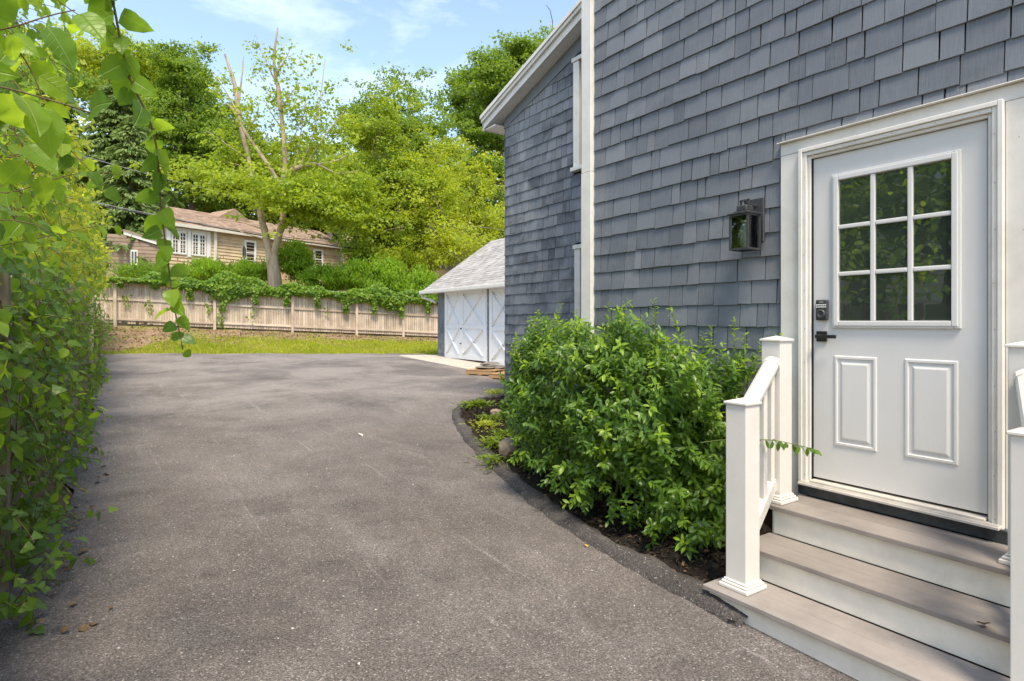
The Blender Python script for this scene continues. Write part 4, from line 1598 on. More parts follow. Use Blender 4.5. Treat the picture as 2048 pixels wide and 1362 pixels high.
def tube_np(P, rad, seg=5):
    """open tube as arrays (quads)"""
    P = np.asarray(P, float)
    n = len(P)
    T = unit(np.gradient(P, axis=0))
    ref = np.array([.31, .17, .93]) if abs(T[0, 2]) < .9 else np.array([.93, .31, .17])
    X = unit(np.cross(T, ref))
    Yv = np.cross(T, X)
    a = np.arange(seg) * 2 * math.pi / seg
    rad = np.broadcast_to(np.asarray(rad, float), (n,))
    V = P[:, None] + rad[:, None, None] * (np.cos(a)[None, :, None] * X[:, None] + np.sin(a)[None, :, None] * Yv[:, None])
    idx = np.arange(n * seg).reshape(n, seg)
    F = np.stack([idx[:-1], np.roll(idx[:-1], -1, 1), np.roll(idx[1:], -1, 1), idx[1:]], -1).reshape(-1, 4)
    return V.reshape(-1, 3), F


class Tubes:
    def __init__(s): s.V, s.F, s.n = [], [], 0
    def add(s, P, rad, seg=5):
        V, F = tube_np(P, rad, seg)
        s.V.append(V); s.F.append(F + s.n); s.n += len(V)
        return s
    def build(s, name, mat, parent):
        return np_obj(name, np.concatenate(s.V), np.concatenate(s.F), mat, parent, smooth=True)


def cluster_leaves(C, rad, per, size, flat=.55, center=None, up=.75, T=RHOMB, szvar=.45):
    n = len(C) * per
    off = RNG.normal(size=(n, 3)) * np.array([1, 1, flat]) * np.repeat(np.broadcast_to(rad, (len(C),)), per)[:, None] * .55
    P = np.repeat(C, per, 0) + off
    out = unit(off + 1e-6)
    if center is not None: out = unit(out * .5 + unit(P - center) * .7)
    N = unit(out * .55 + np.array([0, 0, up * .8]) + RNG.normal(size=(n, 3)) * .55)
    D = unit(out * np.array([1, 1, .2]) + RNG.normal(size=(n, 3)) * .6 + np.array([0, 0, -.35]))
    S = size * (1 + szvar * RNG.uniform(-1, 1, n))
    return scatter(T, P.astype(np.float32), D, N, S)


def sample_blobs(blobs, n, shell=.55):
    vol = np.array([b[3] * b[4] * b[5] for b in blobs]) ** .8
    pick = RNG.choice(len(blobs), n, p=vol / vol.sum())
    B = np.array(blobs)[pick]
    d = rvec(n)
    rr_ = (shell + (1 - shell) * RNG.random(n)) ** 1.0
    rr_ *= 1 + .12 * RNG.normal(size=n)
    return B[:, :3] + d * B[:, 3:6] * rr_[:, None], pick


def boughs(bl, n_cl, shell, crad, k=9):
    """leaf clusters gathered on drooping boughs, with open air between them"""
    nb_ = max(6, n_cl // k)
    B, pk = sample_blobs(bl, nb_, shell)
    cen = np.array([b[:3] for b in bl])
    out = unit((B - cen[pk]) * np.array([1, 1, .2]) + RNG.normal(size=B.shape) * .2)
    t = RNG.normal(size=(nb_, k))
    w = RNG.normal(size=(nb_, k)) * .75
    side = np.stack([-out[:, 1], out[:, 0], np.zeros(nb_)], 1)
    rad = crad * 1.15 * RNG.uniform(.55, 1.5, nb_)[:, None, None]
    C = B[:, None] + rad * (t[..., None] * out[:, None] + w[..., None] * side[:, None] + RNG.normal(size=(nb_, k, 1)) * np.array([0, 0, .22]))
    C[..., 2] -= .16 * rad[..., 0] * (t ** 2)
    return C.reshape(-1, 3), np.repeat(pk, k)


def tree(name, label, base, blobs, n_cl, per, size, leaf, bark, tr, crad=.75, shell=.45, lean=0.0, group='trees on the slope', nbr=40, cat='tree'):
    """blobs given as (px, py, rx, ry, z) in photo terms"""
    bx, bz = base
    g = at(bx, 560, bz)
    gz_ = float(ground_z(g.x, g.y))
    t = empty(name, (g.x, g.y, gz_))
    tag(t, label, cat, group)
    bl = []
    for (px, py, rx, ry, z) in blobs:
        c = at(px, py, z)
        bl.append((c.x, c.y, c.z, rx / FPX * z, rx / FPX * z * .9, ry / FPX * z))
    cen = np.array([b[:3] for b in bl])
    C, pick = boughs(bl, n_cl, shell, crad)
    n_cl = len(C)
    V, F, U = cluster_leaves(C, .62 * crad * RNG.uniform(.6, 1.25, n_cl), per, size, center=cen[pick].repeat(per, 0))
    cr = np_obj('crown', V, F, leaf, t, uv=U)
    tb = Tubes()
    topc = cen.mean(0)
    foot = np.array([g.x, g.y, gz_ - .3])
    tp_ = np.array([g.x * .35 + topc[0] * .65, g.y * .35 + topc[1] * .65, topc[2] + bl[0][5] * .3])
    tr_path = curve_pts(foot, tp_, 0, 9, .12)
    tb.add(tr_path, np.linspace(tr, tr * .28, 9), 8)
    for b in cen:
        k = RNG.integers(3, 7)
        tb.add(curve_pts(tr_path[k], b, -.2, 6, .12), np.linspace(tr * .5, tr * .12, 6), 6)
    for i in RNG.choice(n_cl, min(nbr, n_cl), replace=False):
        k = RNG.integers(3, 9)
        s0 = tr_path[k] if RNG.random() < .5 else cen[pick[i]]
        tb.add(curve_pts(s0, C[i], -.3, 5, .1), np.linspace(tr * .2, .012, 5), 4)
    tb.build('trunk', bark, t)
    return t


# the pruned maple behind the fence, two stems with dead tops
ZM = 29.0
mp = lambda x, y, dz=0.0: np.array(at(x, y, ZM + dz))
g = mp(550, 560)
gzm = float(ground_z(g[0], g[1]))
maple = empty('pruned_maple', (g[0], g[1], gzm))
tag(maple, 'two-stemmed pruned maple with bare dead tops just behind the back fence', 'tree')


def pxpath(pts):
    P = np.array([mp(*p) for p in pts])
    d = np.concatenate([[0], np.cumsum(np.linalg.norm(np.diff(P, axis=0), axis=1))])
    s = np.linspace(0, d[-1], len(pts) * 3)
    Q = np.stack([np.interp(s, d, P[:, i]) for i in range(3)], 1)
    Q[1:-1] = .25 * Q[:-2] + .5 * Q[1:-1] + .25 * Q[2:]
    return Q


tb = Tubes()


def limb(pts, r0, r1, seg=7):
    P = pxpath(pts)
    P += RNG.normal(size=P.shape) * .010
    tb.add(P, np.linspace(r0, r1, len(P)) * (1 + .06 * RNG.normal(size=len(P))), seg)
    return P


root = [g[0], g[1], gzm - .3]
P = pxpath([(551, 575), (548, 545), (544, 518), (543, 506)])
P = np.concatenate([[root], P])
tb.add(P, np.linspace(.34, .27, len(P)), 10)
LS = limb([(540, 512), (529, 462), (521, 425), (512, 385), (503, 345), (496, 310), (487, 275), (480, 245), (477, 228)], .18, .095, 9)
limb([(477, 230), (475, 205), (470, 170), (459, 135), (450, 108)], .13, .05)
limb([(477, 230), (479, 190), (484, 150), (487, 112)], .07, .02)
limb([(475, 232), (462, 214), (453, 206)], .08, .04)
RS = limb([(546, 512), (559, 468), (566, 438), (564, 400), (566, 365), (570, 340), (570, 300), (566, 260), (562, 220)], .18, .095, 9)
limb([(562, 222), (557, 180), (549, 140), (548, 112), (552, 82), (555, 55)], .13, .035)
limb([(560, 368), (540, 335), (515, 300), (495, 270), (483, 250)], .11, .07)
RB = limb([(572, 350), (590, 337), (612, 330), (634, 328)], .14, .10)
limb([(634, 328), (655, 326), (684, 318), (702, 303)], .05, .02)
extra = [[(497, 318), (470, 300), (440, 278), (412, 262)], [(503, 345), (478, 330), (445, 322)], [(590, 335), (598, 290), (606, 240), (612, 190)], [(600, 330), (625, 280), (640, 200), (650, 118)], [(612, 330), (650, 270), (690, 220)],
         [(570, 300), (590, 270), (606, 230)], [(566, 260), (545, 230), (525, 195)], [(562, 220), (580, 190), (600, 165)], [(477, 228), (450, 180), (425, 140)], [(512, 385), (470, 395), (430, 385)], [(562, 400), (610, 405), (660, 395), (705, 380)],
         [(531, 460), (490, 445), (440, 440)], [(563, 438), (600, 450), (640, 470)], [(550, 160), (535, 130), (522, 100)], [(552, 150), (570, 120), (580, 100)], [(487, 275), (510, 240), (520, 205)], [(634, 328), (680, 350), (720, 340)], [(540, 480), (500, 470), (470, 460)]]
EB = [limb(e, .045, .014, 5) for e in extra]
for q in ([(520, 100), (512, 70)], [(505, 345), (480, 360), (455, 350), (430, 352)], [(530, 460), (515, 430), (500, 400)]):
    limb(q, .03, .01, 5)
tb.build('trunk', M['bark_pale'], maple)
# leaves: sparse sprigs on the upper shoots, dense skirt below
spr = []
for e in EB[2:8] + [EB[13], EB[14], EB[15], EB[8]] + [RS[14:], LS[16:]]:
    n = 10
    q = e[RNG.integers(len(e) // 4, len(e), n)]
    spr.append(q + RNG.normal(size=(n, 3)) * np.array([.55, .5, .4]))
up_px = np.concatenate([np.stack([RNG.uniform(500, 625, 34), RNG.uniform(95, 330, 34)], 1), np.stack([RNG.uniform(440, 520, 16), RNG.uniform(160, 330, 16)], 1), np.stack([RNG.uniform(600, 720, 26), RNG.uniform(175, 330, 26)], 1)])
spr.append(np.array([mp(a, b, RNG.uniform(-1.5, 1.5)) for a, b in up_px]))
spr = np.concatenate(spr)
pA_ = cluster_leaves(spr, .34 * RNG.uniform(.5, 1.2, len(spr)), 18, .16, .7)
sk = []
for (px, py, rx, ry, dz, n) in ((425, 352, 62, 22, -1, 60), (495, 366, 62, 20, -2, 56), (575, 388, 72, 26, -2.2, 84), (645, 398, 62, 34, -1, 80), (705, 380, 56, 40, 0, 66), (622, 425, 50, 13, -1.5, 42), (692, 420, 44, 16, -.5, 36), (655, 345, 55, 32, 1, 40), (560, 345, 60, 26, 1.2, 36), (400, 330, 45, 20, 0, 24), (480, 320, 50, 26, 1.5, 26), (620, 375, 60, 24, -2, 50)):
    c = mp(px, py, dz)
    w_ = rx / FPX * ZM
    C_, _ = boughs([(c[0], c[1], c[2], w_, w_, ry / FPX * ZM)], n, .3, .62)
    sk.append(C_)
sk = np.concatenate(sk)
pB_ = cluster_leaves(sk, .40 * RNG.uniform(.5, 1.3, len(sk)), 24, .17, .42, up=1.0)
V, F, U = join([pA_, pB_])
np_obj('crown', V, F, M['maple_big'], maple, uv=U)

T_ = tree
T_('maple_tree', 'light green maple right of the pruned two-stemmed one', (770, 33), [(760, 300, 75, 90, 34), (735, 400, 70, 70, 33), (800, 380, 70, 80, 34)], 420, 60, .16, M['maple'], M['bark_pale'], .15)
T_('maple_tree', 'sparse-topped green maple whose crown breaks the skyline mid-gap', (800, 38), [(790, 250, 85, 75, 40), (735, 250, 50, 75, 40), (850, 290, 60, 70, 40)], 520, 55, .17, M['green'], M['bark'], .2)
T_('slender_tree', 'slender pale-trunked tree nearest the garage roof', (862, 31), [(860, 430, 62, 90, 32), (900, 480, 60, 60, 31.5), (840, 340, 50, 60, 33)], 330, 52, .145, M['lime'], M['bark_pale'], .10)
T_('slender_tree', 'slender bare-stemmed tree rising behind the fence ivy', (802, 31), [(800, 440, 52, 66, 32), (770, 480, 45, 45, 32), (820, 380, 46, 56, 32)], 250, 52, .145, M['maple'], M['bark_pale'], .09)
T_('maple_tree', 'yellowing tree leaning over the garage ridge', (930, 36), [(940, 400, 72, 70, 37), (975, 470, 60, 66, 36), (900, 340, 52, 64, 38)], 360, 52, .155, M['lime'], M['bark'], .16)
T_('tall_maple', 'tall dark green maple behind the eave of the shingled house', (1010, 43), [(960, 215, 85, 95, 45), (1030, 170, 90, 80, 45), (985, 320, 50, 75, 44), (1090, 130, 80, 60, 46), (920, 165, 48, 50, 45), (1010, 120, 55, 35, 45)], 900, 66, .2, M['green'], M['bark_dark'], .35, .95)
TM = bpy.data.objects['tall_maple']
tbx = Tubes(); tbx.add(np.array([np.array(at(*p)) for p in ((1094, 150, 45), (1098, 110, 45), (1104, 70, 45), (1105, 42, 45), (1100, 20, 45), (1092, 10, 45))]), np.linspace(.07, .02, 6), 5); tbx.build('bare_branch', M['bark_dark'], TM)
T_('dark_tree', 'dark leaved tree low between the tall maple and the garage', (1010, 40), [(1000, 420, 60, 80, 41), (965, 380, 30, 40, 41)], 170, 60, .19, M['dark'], M['bark_dark'], .22)
T_('maple_tree', 'yellow-green maple on the skyline above the conifer', (250, 52), [(230, 150, 95, 60, 54), (300, 160, 80, 60, 54), (170, 130, 70, 55, 54), (330, 220, 70, 60, 53)], 760, 60, .24, M['lime'], M['bark'], .35, 1.1)
T_('oak_tree', 'dark green round-topped tree left of the dead snags', (380, 47), [(380, 175, 62, 75, 49), (345, 250, 70, 90, 48), (420, 260, 50, 80, 48), (390, 340, 70, 70, 47)], 780, 62, .22, M['green'], M['bark_dark'], .33, .95)
T_('oak_tree', 'leafy tree showing between the two maple stems', (520, 50), [(500, 330, 75, 70, 52), (560, 360, 80, 75, 52), (470, 280, 50, 50, 52)], 480, 60, .24, M['maple'], M['bark_dark'], .3, 1.0)
T_('oak_tree', 'pale green tree behind the maple crown on the upper slope', (660, 54), [(650, 350, 75, 60, 56), (700, 320, 60, 60, 56), (610, 380, 60, 50, 55)], 460, 60, .25, M['lime'], M['bark'], .3, 1.05)
T_('oak_tree', 'dark wooded tree under the skyline behind the slender trees', (880, 50), [(870, 380, 95, 80, 52), (800, 430, 90, 80, 51), (940, 440, 70, 70, 51)], 520, 58, .24, M['dark'], M['bark_dark'], .3, 1.05)
T_('oak_tree', 'dark undergrowth tree right of the tan house', (730, 44), [(735, 455, 70, 50, 45), (790, 480, 60, 45, 44)], 230, 60, .2, M['dark'], M['bark_dark'], .2, .8)
T_('oak_tree', 'green tree at the left above the driveway vines', (60, 40), [(60, 150, 90, 110, 42), (120, 230, 70, 80, 42), (-40, 250, 110, 130, 42)], 640, 60, .2, M['green'], M['bark_dark'], .3, .95)
T_('oak_tree', 'dark tree behind the tan house roof', (430, 56), [(440, 400, 90, 60, 58), (350, 380, 80, 70, 58), (540, 420, 90, 50, 58), (640, 440, 80, 45, 58)], 480, 58, .27, M['dark'], M['bark_dark'], .3, 1.15)


def conifer(label, px, Z, py_top, half_px, py_low, seed):
    g = at(px, 560, Z)
    gz_ = float(ground_z(g.x, g.y))
    t = empty('hemlock_tree', (g.x, g.y, gz_))
    tag(t, label, 'conifer', 'conifers left of the tan house')
    tz_ = at(px, py_top, Z).z
    zl = at(px, py_low, Z).z
    hw_ = half_px / FPX * Z
    Ps, Ds, Ns = [], [], []
    tb = Tubes()
    tb.add(curve_pts((g.x, g.y, gz_ - .3), (g.x, g.y, tz_), 0, 8, .05), np.linspace(.3, .03, 8), 8)
    z = zl
    while z < tz_:
        f = (tz_ - z) / (tz_ - zl)
        L = hw_ * (f ** .75) * 1.05 + .25
        nb_ = int(6 + 5 * f)
        for i in range(nb_):
            a = RNG.uniform(0, 2 * math.pi)
            l = L * RNG.uniform(.72, 1.1)
            d = np.array([math.cos(a), math.sin(a), 0])
            n = max(4, int(l / .13))
            tt = np.linspace(.12, 1, n)
            P = np.array([g.x, g.y, z + RNG.uniform(-.2, .2)]) + d * (l * tt)[:, None]
            P[:, 2] += .18 * l * tt - .42 * l * tt ** 2
            tb.add(P[::max(1, n // 5)], np.linspace(.04, .008, len(P[::max(1, n // 5)])), 4)
            side = np.array([-d[1], d[0], 0])
            for sgn in (-1, 1):
                for rep in range(3):
                    w = RNG.uniform(.2, 1, n)[:, None]
                    Ps.append(P + side * sgn * w * (.10 + .22 * l * (1 - tt) * tt * 1.5)[:, None] + RNG.normal(size=(n, 3)) * .05)
                    Ds.append(unit(d * .8 + side * sgn * RNG.uniform(.3, .9) + np.array([0, 0, -.45]) + RNG.normal(size=(n, 3)) * .18))
                    Ns.append(unit(np.array([0, 0, 1.0]) + d * .35 + RNG.normal(size=(n, 3)) * .2))
        z += .30
    P, D, N = np.concatenate(Ps), np.concatenate(Ds), np.concatenate(Ns)
    S = RNG.uniform(.26, .44, len(P))
    V, F, U = scatter(RHOMB, P, D, N, S, np.full(len(P), .55))
    np_obj('crown', V, F, M['conifer'], t, uv=U)
    tb.build('trunk', M['bark_dark'], t)


conifer('tall drooping hemlock left of the tan house', 235, 38.5, 150, 130, 520, 1)
conifer('drooping hemlock standing against the end of the tan house', 262, 34.6, 235, 70, 500, 3)
conifer('second drooping hemlock further up behind the vines', 120, 43, 190, 110, 520, 2)

# shrubs in a row behind the fence
def shrub(name, label, px, py, rx, ry, Z, leaf, n_cl, per, size, seed=0, upright=True):
    c = at(px, py, Z)
    gz_ = float(ground_z(c.x, c.y))
    t = empty(name, (c.x, c.y, gz_))
    tag(t, label, 'shrub', 'shrubs behind the back fence')
    w, h = rx / FPX * Z, ry / FPX * Z
    d = rvec(n_cl)
    C = np.array(c) + d * np.array([w, w * .8, h]) * RNG.uniform(.55, 1.05, n_cl)[:, None]
    C[:, 2] = np.maximum(C[:, 2], gz_ + .1)
    n = n_cl * per
    off = RNG.normal(size=(n, 3)) * .13
    if upright: off[:, 2] = np.abs(off[:, 2]) * 1.35
    P = np.repeat(C, per, 0) + off
    D = unit(np.array([0, 0, 1.0 if upright else .1]) + off * 2 + RNG.normal(size=(n, 3)) * .55)
    N = unit(unit(P - np.array(c)) + RNG.normal(size=(n, 3)) * .4 + np.array([0, 0, .4]))
    V, F, U = scatter(RHOMB, P, D, N, size * RNG.uniform(.7, 1.3, n), np.full(n, .6))
    np_obj('crown', V, F, leaf, t, uv=U)
    tb = Tubes()
    for i in range(7):
        q = C[RNG.integers(0, n_cl)]
        tb.add(curve_pts((c.x + RNG.normal() * .1, c.y + RNG.normal() * .1, gz_ - .1), q, .1, 5, .04), np.linspace(.03, .008, 5), 4)
    tb.build('trunk', M['bark_dark'], t)


shrub('hedge_shrub', 'bright yellow-green shrub right of the maple trunk', 590, 528, 36, 38, 30, M['hedge'], 150, 34, .14)
shrub('hedge_shrub', 'feathery green shrub below the small double-hung window', 655, 566, 50, 26, 29, M['hedge'], 150, 34, .15)
shrub('hedge_shrub', 'feathery green shrub left of the dirt gap', 715, 560, 40, 30, 28.8, M['hedge'], 120, 34, .15)
shrub('hedge_shrub', 'broad feathery shrub left of the slender trunks', 770, 568, 48, 42, 28.8, M['hedge'], 160, 34, .15)
shrub('hedge_shrub', 'feathery shrub right of the slender trunks', 838, 585, 44, 40, 29, M['hedge'], 140, 34, .15)
shrub('hedge_shrub', 'yellow-green rounded shrub behind the slender trunks', 800, 528, 62, 34, 31, M['lime'], 130, 34, .15, upright=False)
shrub('hedge_shrub', 'low green shrub left of the maple trunk', 500, 552, 42, 22, 29.4, M['hedge'], 130, 34, .15)
shrub('hedge_shrub', 'leafy shrub under the white casement windows', 420, 552, 60, 22, 29, M['hedge'], 150, 34, .15)
shrub('hedge_shrub', 'leafy shrub under the brown shed', 290, 550, 55, 20, 29, M['ivy'], 130, 34, .14, upright=False)
shrub('hedge_shrub', 'pale shrub in front of the shed roof', 288, 478, 34, 14, 38.4, M['lime'], 60, 30, .17, upright=False)
shrub('hedge_shrub', 'dark shrub at the house end, over the dirt gap', 725, 510, 40, 26, 34, M['ivy'], 90, 34, .16, upright=False)

# ivy over the back fence
ivy = empty('fence_ivy', (3, 26.6, 1.2))
tag(ivy, 'green ivy draped over the top of the back fence', 'ivy')
n = 17000
xs = RNG.uniform(-3.9, 10.5, n)
drop = .22 + .34 * np.clip(np.sin(xs * 1.15 + .6) + .6 * np.sin(xs * 2.7 + 1.0), 0, 2) + .05 * RNG.normal(size=n)
strand = (np.sin(xs * 5.3) > .86)
drop = np.where(strand, drop + .5, drop)
drop *= np.where(xs < -1.6, .42, .9)
tv = RNG.random(n) ** 1.25
mound = .22 + .16 * np.sin(xs * .9 + 1) + .16 * np.sin(xs * 2.3) + .1 * np.sin(xs * 5.1)
h = FH - drop * (tv - .35) / .65
h = np.where(tv < .35, FH + mound * (1 - tv / .35), h)
offn = .13 + .14 * np.sin(np.clip(tv, 0, 1) * math.pi) + .05 * RNG.normal(size=n)
offn = np.where(tv < .35, RNG.uniform(-.6, .32, n), offn)
P = np.stack([xs, y_fence(xs), z_fence(xs) + h], 1) + np.array(fn)[None] * offn[:, None]
N = unit(np.array(fn) * 1.0 + np.array([0, 0, .8]) + RNG.normal(size=(n, 3)) * .4)
D = unit(np.array([0, 0, -.8]) + np.array(fn) * .3 + RNG.normal(size=(n, 3)) * .45)
V, F, U = scatter(leaf_template('heart', 3, .1, .15, .5), P, D, N, RNG.uniform(.075, .135, n))
# a few sprigs caught on the rails
tb = Tubes()
q = []
for (x0, h0, k) in ((-2.3, 1.1, 14), (.15, .9, 20), (.2, .5, 12), (-.2, 1.25, 16), (1.35, 1.05, 16), (4.2, 1.2, 8), (-3.0, 1.3, 14), (7.2, 1.25, 5)):
    for i in range(k):
        q.append(tuple(fpt(x0 + RNG.normal() * .1, h0 - .04 * i + RNG.normal() * .05, .09 + abs(RNG.normal()) * .03)))
    tb.add(curve_pts(fpt(x0, h0 + .5, .1), fpt(x0 + .1, h0 - .04 * k, .1), 0, 6, .03), .006, 4)
for i in range(14):
    x0 = RNG.uniform(-3.5, 9.5)
    tb.add(curve_pts(fpt(x0, FH + .1, -.1), fpt(x0 + RNG.normal() * .8, FH - .3, .14), .1, 6, .05), .008, 4)
q = np.array(q)
n = len(q)
V2 = scatter(leaf_template('heart', 3, .1, .15, .5), q, unit(np.array([0, 0, -.8]) + RNG.normal(size=(n, 3)) * .5), unit(np.array(fn) + np.array([0, 0, .6]) + RNG.normal(size=(n, 3)) * .4), RNG.uniform(.07, .12, n))
V, F, U = join([(V, F, U), V2])
o = np_obj('leaves', V, F, M['ivy'], ivy, uv=U)
o['kind'] = 'stuff'
tb.build('stem', M['twig'], ivy)

# ------------------------------------------------------------------ bush by the steps
def shoot(p0, d0, L, n, droop, jit=.06):
    p = np.array(p0, float)
    d = unit(np.array(d0, float))
    P = [p.copy()]
    st = L / (n - 1)
    for i in range(n - 1):
        d = unit(d + np.array([0, 0, -droop]) * st + RNG.normal(size=3) * jit)
        p = p + d * st
        P.append(p.copy())
    return np.array(P)


def leaves_on(P, size, pairs=True, spread=.9, fwd=.45, down=.1, light=(0, 0, 1), start=0.0, tip_small=.6, jit=.3):
    """leaf positions, axes, normals and sizes along a shoot"""
    T = unit(np.gradient(P, axis=0))
    n = len(P)
    A, Dd, Nn, S = [], [], [], []
    for i in range(n):
        if i / n < start: continue
        t = T[i]
        s = unit(np.cross(t, np.array([0, 0, 1.0])) + RNG.normal(size=3) * .15)
        ph = i * 1.57 if pairs else i * 2.4
        s2 = np.cross(t, s)
        v = s * math.cos(ph) + s2 * math.sin(ph)
        for sg in ((1, -1) if pairs else (1,)):
            dd = unit(v * sg * spread + t * fwd + np.array([0, 0, -down]) + RNG.normal(size=3) * jit * .6)
            nn = unit(np.array(light) + t * .35 + RNG.normal(size=3) * jit)
            A.append(P[i]); Dd.append(dd); Nn.append(nn)
            S.append(size * RNG.uniform(.75, 1.15) * (tip_small + (1 - tip_small) * math.sin(math.pi * min(1, (1 - i / n) * 1.15 + .12)) if i > n * .6 else size / size))
    return np.array(A), np.array(Dd), np.array(Nn), np.array(S)


def split_largest(A, D, N, S, k=300, front=None):
    """indices of the k leaves that show largest, and the rest"""
    v = A - np.array(EYE)
    Z = v[:, 0] * SY + v[:, 1] * CY
    u = 1024 + FPX * (v[:, 0] * CY - v[:, 1] * SY) / np.maximum(Z, .05)
    w = 644 - FPX * v[:, 2] / np.maximum(Z, .05)
    face = np.abs((unit(v) * N).sum(1)) + .25
    sc = S * S / np.maximum(Z, .05) ** 2 * face
    sc[(Z < .1) | (u < 0) | (u > 2048) | (w < 0) | (w > 1362)] = 0
    if front is not None: sc = sc * front
    order = np.argsort(-sc)
    big = order[:k]
    big = big[sc[big] > 0]
    m = np.zeros(len(A), bool); m[big] = True
    return m


def leaf_meshes(T, mats, name='leaf'):
    tv, tf, tu = T
    return [np_mesh(name, tv, tf, m, tu[tf.ravel()], True) for m in mats]


BUSH_T = leaf_template('ellipse', 4, .25, .22, .20)
bush = empty('privet_bush', (-.4, 3.8, .15))
tag(bush, 'dense glossy green bush beside the white stair railing', 'bush')
bc = np.array([-.44, 3.76, .93])
bs = np.array([.50, 1.38, .74])
A, D, N, S, NEW = [], [], [], [], []
tb = Tubes()
nsh = 1350
for i in range(nsh):
    while True:
        d = rvec(1)[0]
        if d[2] > -.75: break
    # boxy ellipsoid surface
    e = 2.7
    r_ = (abs(d[0]) ** e + abs(d[1]) ** e + abs(d[2]) ** e) ** (-1 / e)
    depth = RNG.uniform(.62, 1.0) if RNG.random() < .55 else RNG.uniform(.86, 1.02)
    lump = 1 + .11 * math.sin(d[1] * 9 + d[2] * 5) + .09 * math.sin(d[2] * 11 + d[0] * 6) + (.10 * RNG.random() if RNG.random() < .12 else 0)
    tip = bc + d * bs * r_ * depth * lump
    if tip[1] > 4.25: tip[0] = max(tip[0], -.42 + .12 * (tip[1] - 4.25))
    tip[0] = min(tip[0], -.03) if tip[1] < 4.3 else min(tip[0], .9)
    if tip[1] < 2.35 and tip[0] > -.35: tip[1] = 2.35 + RNG.random() * .2
    if i % 14 == 0: tip = np.array([RNG.uniform(-.82, -.3), RNG.uniform(2.32, 3.0), RNG.uniform(.27, .62)])
    outv = unit((tip - bc) / bs)
    L = RNG.uniform(.14, .32)
    dr = unit(outv * np.array([.8, .8, .4]) + np.array([0, 0, .55 if d[2] > -.2 else -.1]) + RNG.normal(size=3) * .3)
    P = shoot(tip - dr * L, dr, L, int(L / .026) + 2, 1.2 if d[2] < 0 else .3, .07)
    a_, d_, n_, s_ = leaves_on(P, RNG.uniform(.052, .074), True, .85, .55, .18, unit(np.array([-.35, -.25, .9])), 0.0, .55, .34)
    A.append(a_); D.append(d_); N.append(n_); S.append(s_)
    fresh = RNG.random() < (.34 if d[2] > .1 or d[0] < -.5 else .16)
    NEW.append(np.where(np.arange(len(a_)) > len(a_) * .55, fresh, False))
    if i % 4 == 0: tb.add(P, np.linspace(.0035, .0018, len(P)), 4)
# taller sprigs breaking the outline
for (px, py, z0) in ((1120, 608, 5.0), (1165, 625, 4.9), (1240, 622, 4.7), (1320, 600, 4.4), (1372, 612, 4.2), (1085, 640, 5.0), (1280, 632, 4.5), (1410, 650, 4.2), (1478, 640, 4.15), (1500, 668, 4.1), (1525, 655, 4.0), (1040, 680, 5.3), (1525, 690, 3.95), (1490, 700, 3.95), (1460, 690, 4.05), (1440, 675, 4.1), (1510, 712, 3.9)):
    tip = np.array(at(px, py, z0))
    L = .36
    dr = unit(np.array([RNG.normal() * .12, RNG.normal() * .18 - (.35 if px > 1430 else 0), 1.0]))
    P = shoot(tip - dr * L, dr, L, 15, .2, .06)
    a_, d_, n_, s_ = leaves_on(P, .046, True, .8, .7, .05, (0, -.2, 1.0), 0, .5, .3)
    A.append(a_); D.append(d_); N.append(n_); S.append(s_); NEW.append(np.arange(len(a_)) > len(a_) * .4)
    tb.add(P, np.linspace(.004, .0015, len(P)), 4)
# one shoot reaching through the railing towards the door
P = shoot(np.array([-.60, 2.50, .86]), np.array([.07, -.80, .19]), .72, 19, .28, .05)
a_, d_, n_, s_ = leaves_on(P, .066, True, .6, .2, .8, (-.5, -.4, .45), .1, .75, .42)
A.append(a_); D.append(d_); N.append(n_); S.append(s_); NEW.append(np.zeros(len(a_), bool))
tb.add(P, np.linspace(.004, .0016, len(P)), 5)
P = shoot(np.array([-.62, 2.20, 1.06]), np.array([.55, -.12, .5]), .34, 12, .1, .05)
a_, d_, n_, s_ = leaves_on(P, .034, True, .9, .4, .1, (-.3, 0, .8), .0, .6, .3)
A.append(a_); D.append(d_); N.append(n_); S.append(s_); NEW.append(np.zeros(len(a_), bool))
tb.add(P, np.linspace(.003, .0014, len(P)), 5)
for i in range(26):                               # main stems
    b0 = np.array([-.22 + RNG.normal() * .06, RNG.uniform(2.7, 4.6), .14])
    b1 = bc + rvec(1)[0] * bs * .55 + np.array([.05, 0, .1])
    tb.add(curve_pts(b0, b1, .08, 7, .03), np.linspace(.014, .004, 7), 5)
A, D, N, S, NEW = (np.concatenate(v) for v in (A, D, N, S, NEW))
near_face = np.where(A[:, 0] < -.55, 1.0, .25)
big = split_largest(A, D, N, S, 300, near_face)
for flag, mt in ((False, M['bush']), (True, M['bush_new'])):
    m = (NEW == flag) & big
    leaf_objects('leaf', leaf_meshes(BUSH_T, [mt]), A[m], D[m], N[m], S[m], bush)
    m = (NEW == flag) & ~big
    V, F, U = scatter(BUSH_T, A[m], D[m], N[m], S[m])
    o = np_obj('foliage', V, F, mt, bush, uv=U, smooth=True); o['kind'] = 'stuff'
o = tb.build('stem', M['twig_green'], bush); o['kind'] = 'stuff'

# ------------------------------------------------------------------ vines on the driveway fence
OV = leaf_template('ovate', 8, .22, .25, .34)
HT = leaf_template('heart', 8, .20, .22, .40)
IV = leaf_template('ivy', 7, .08, .12, .45)


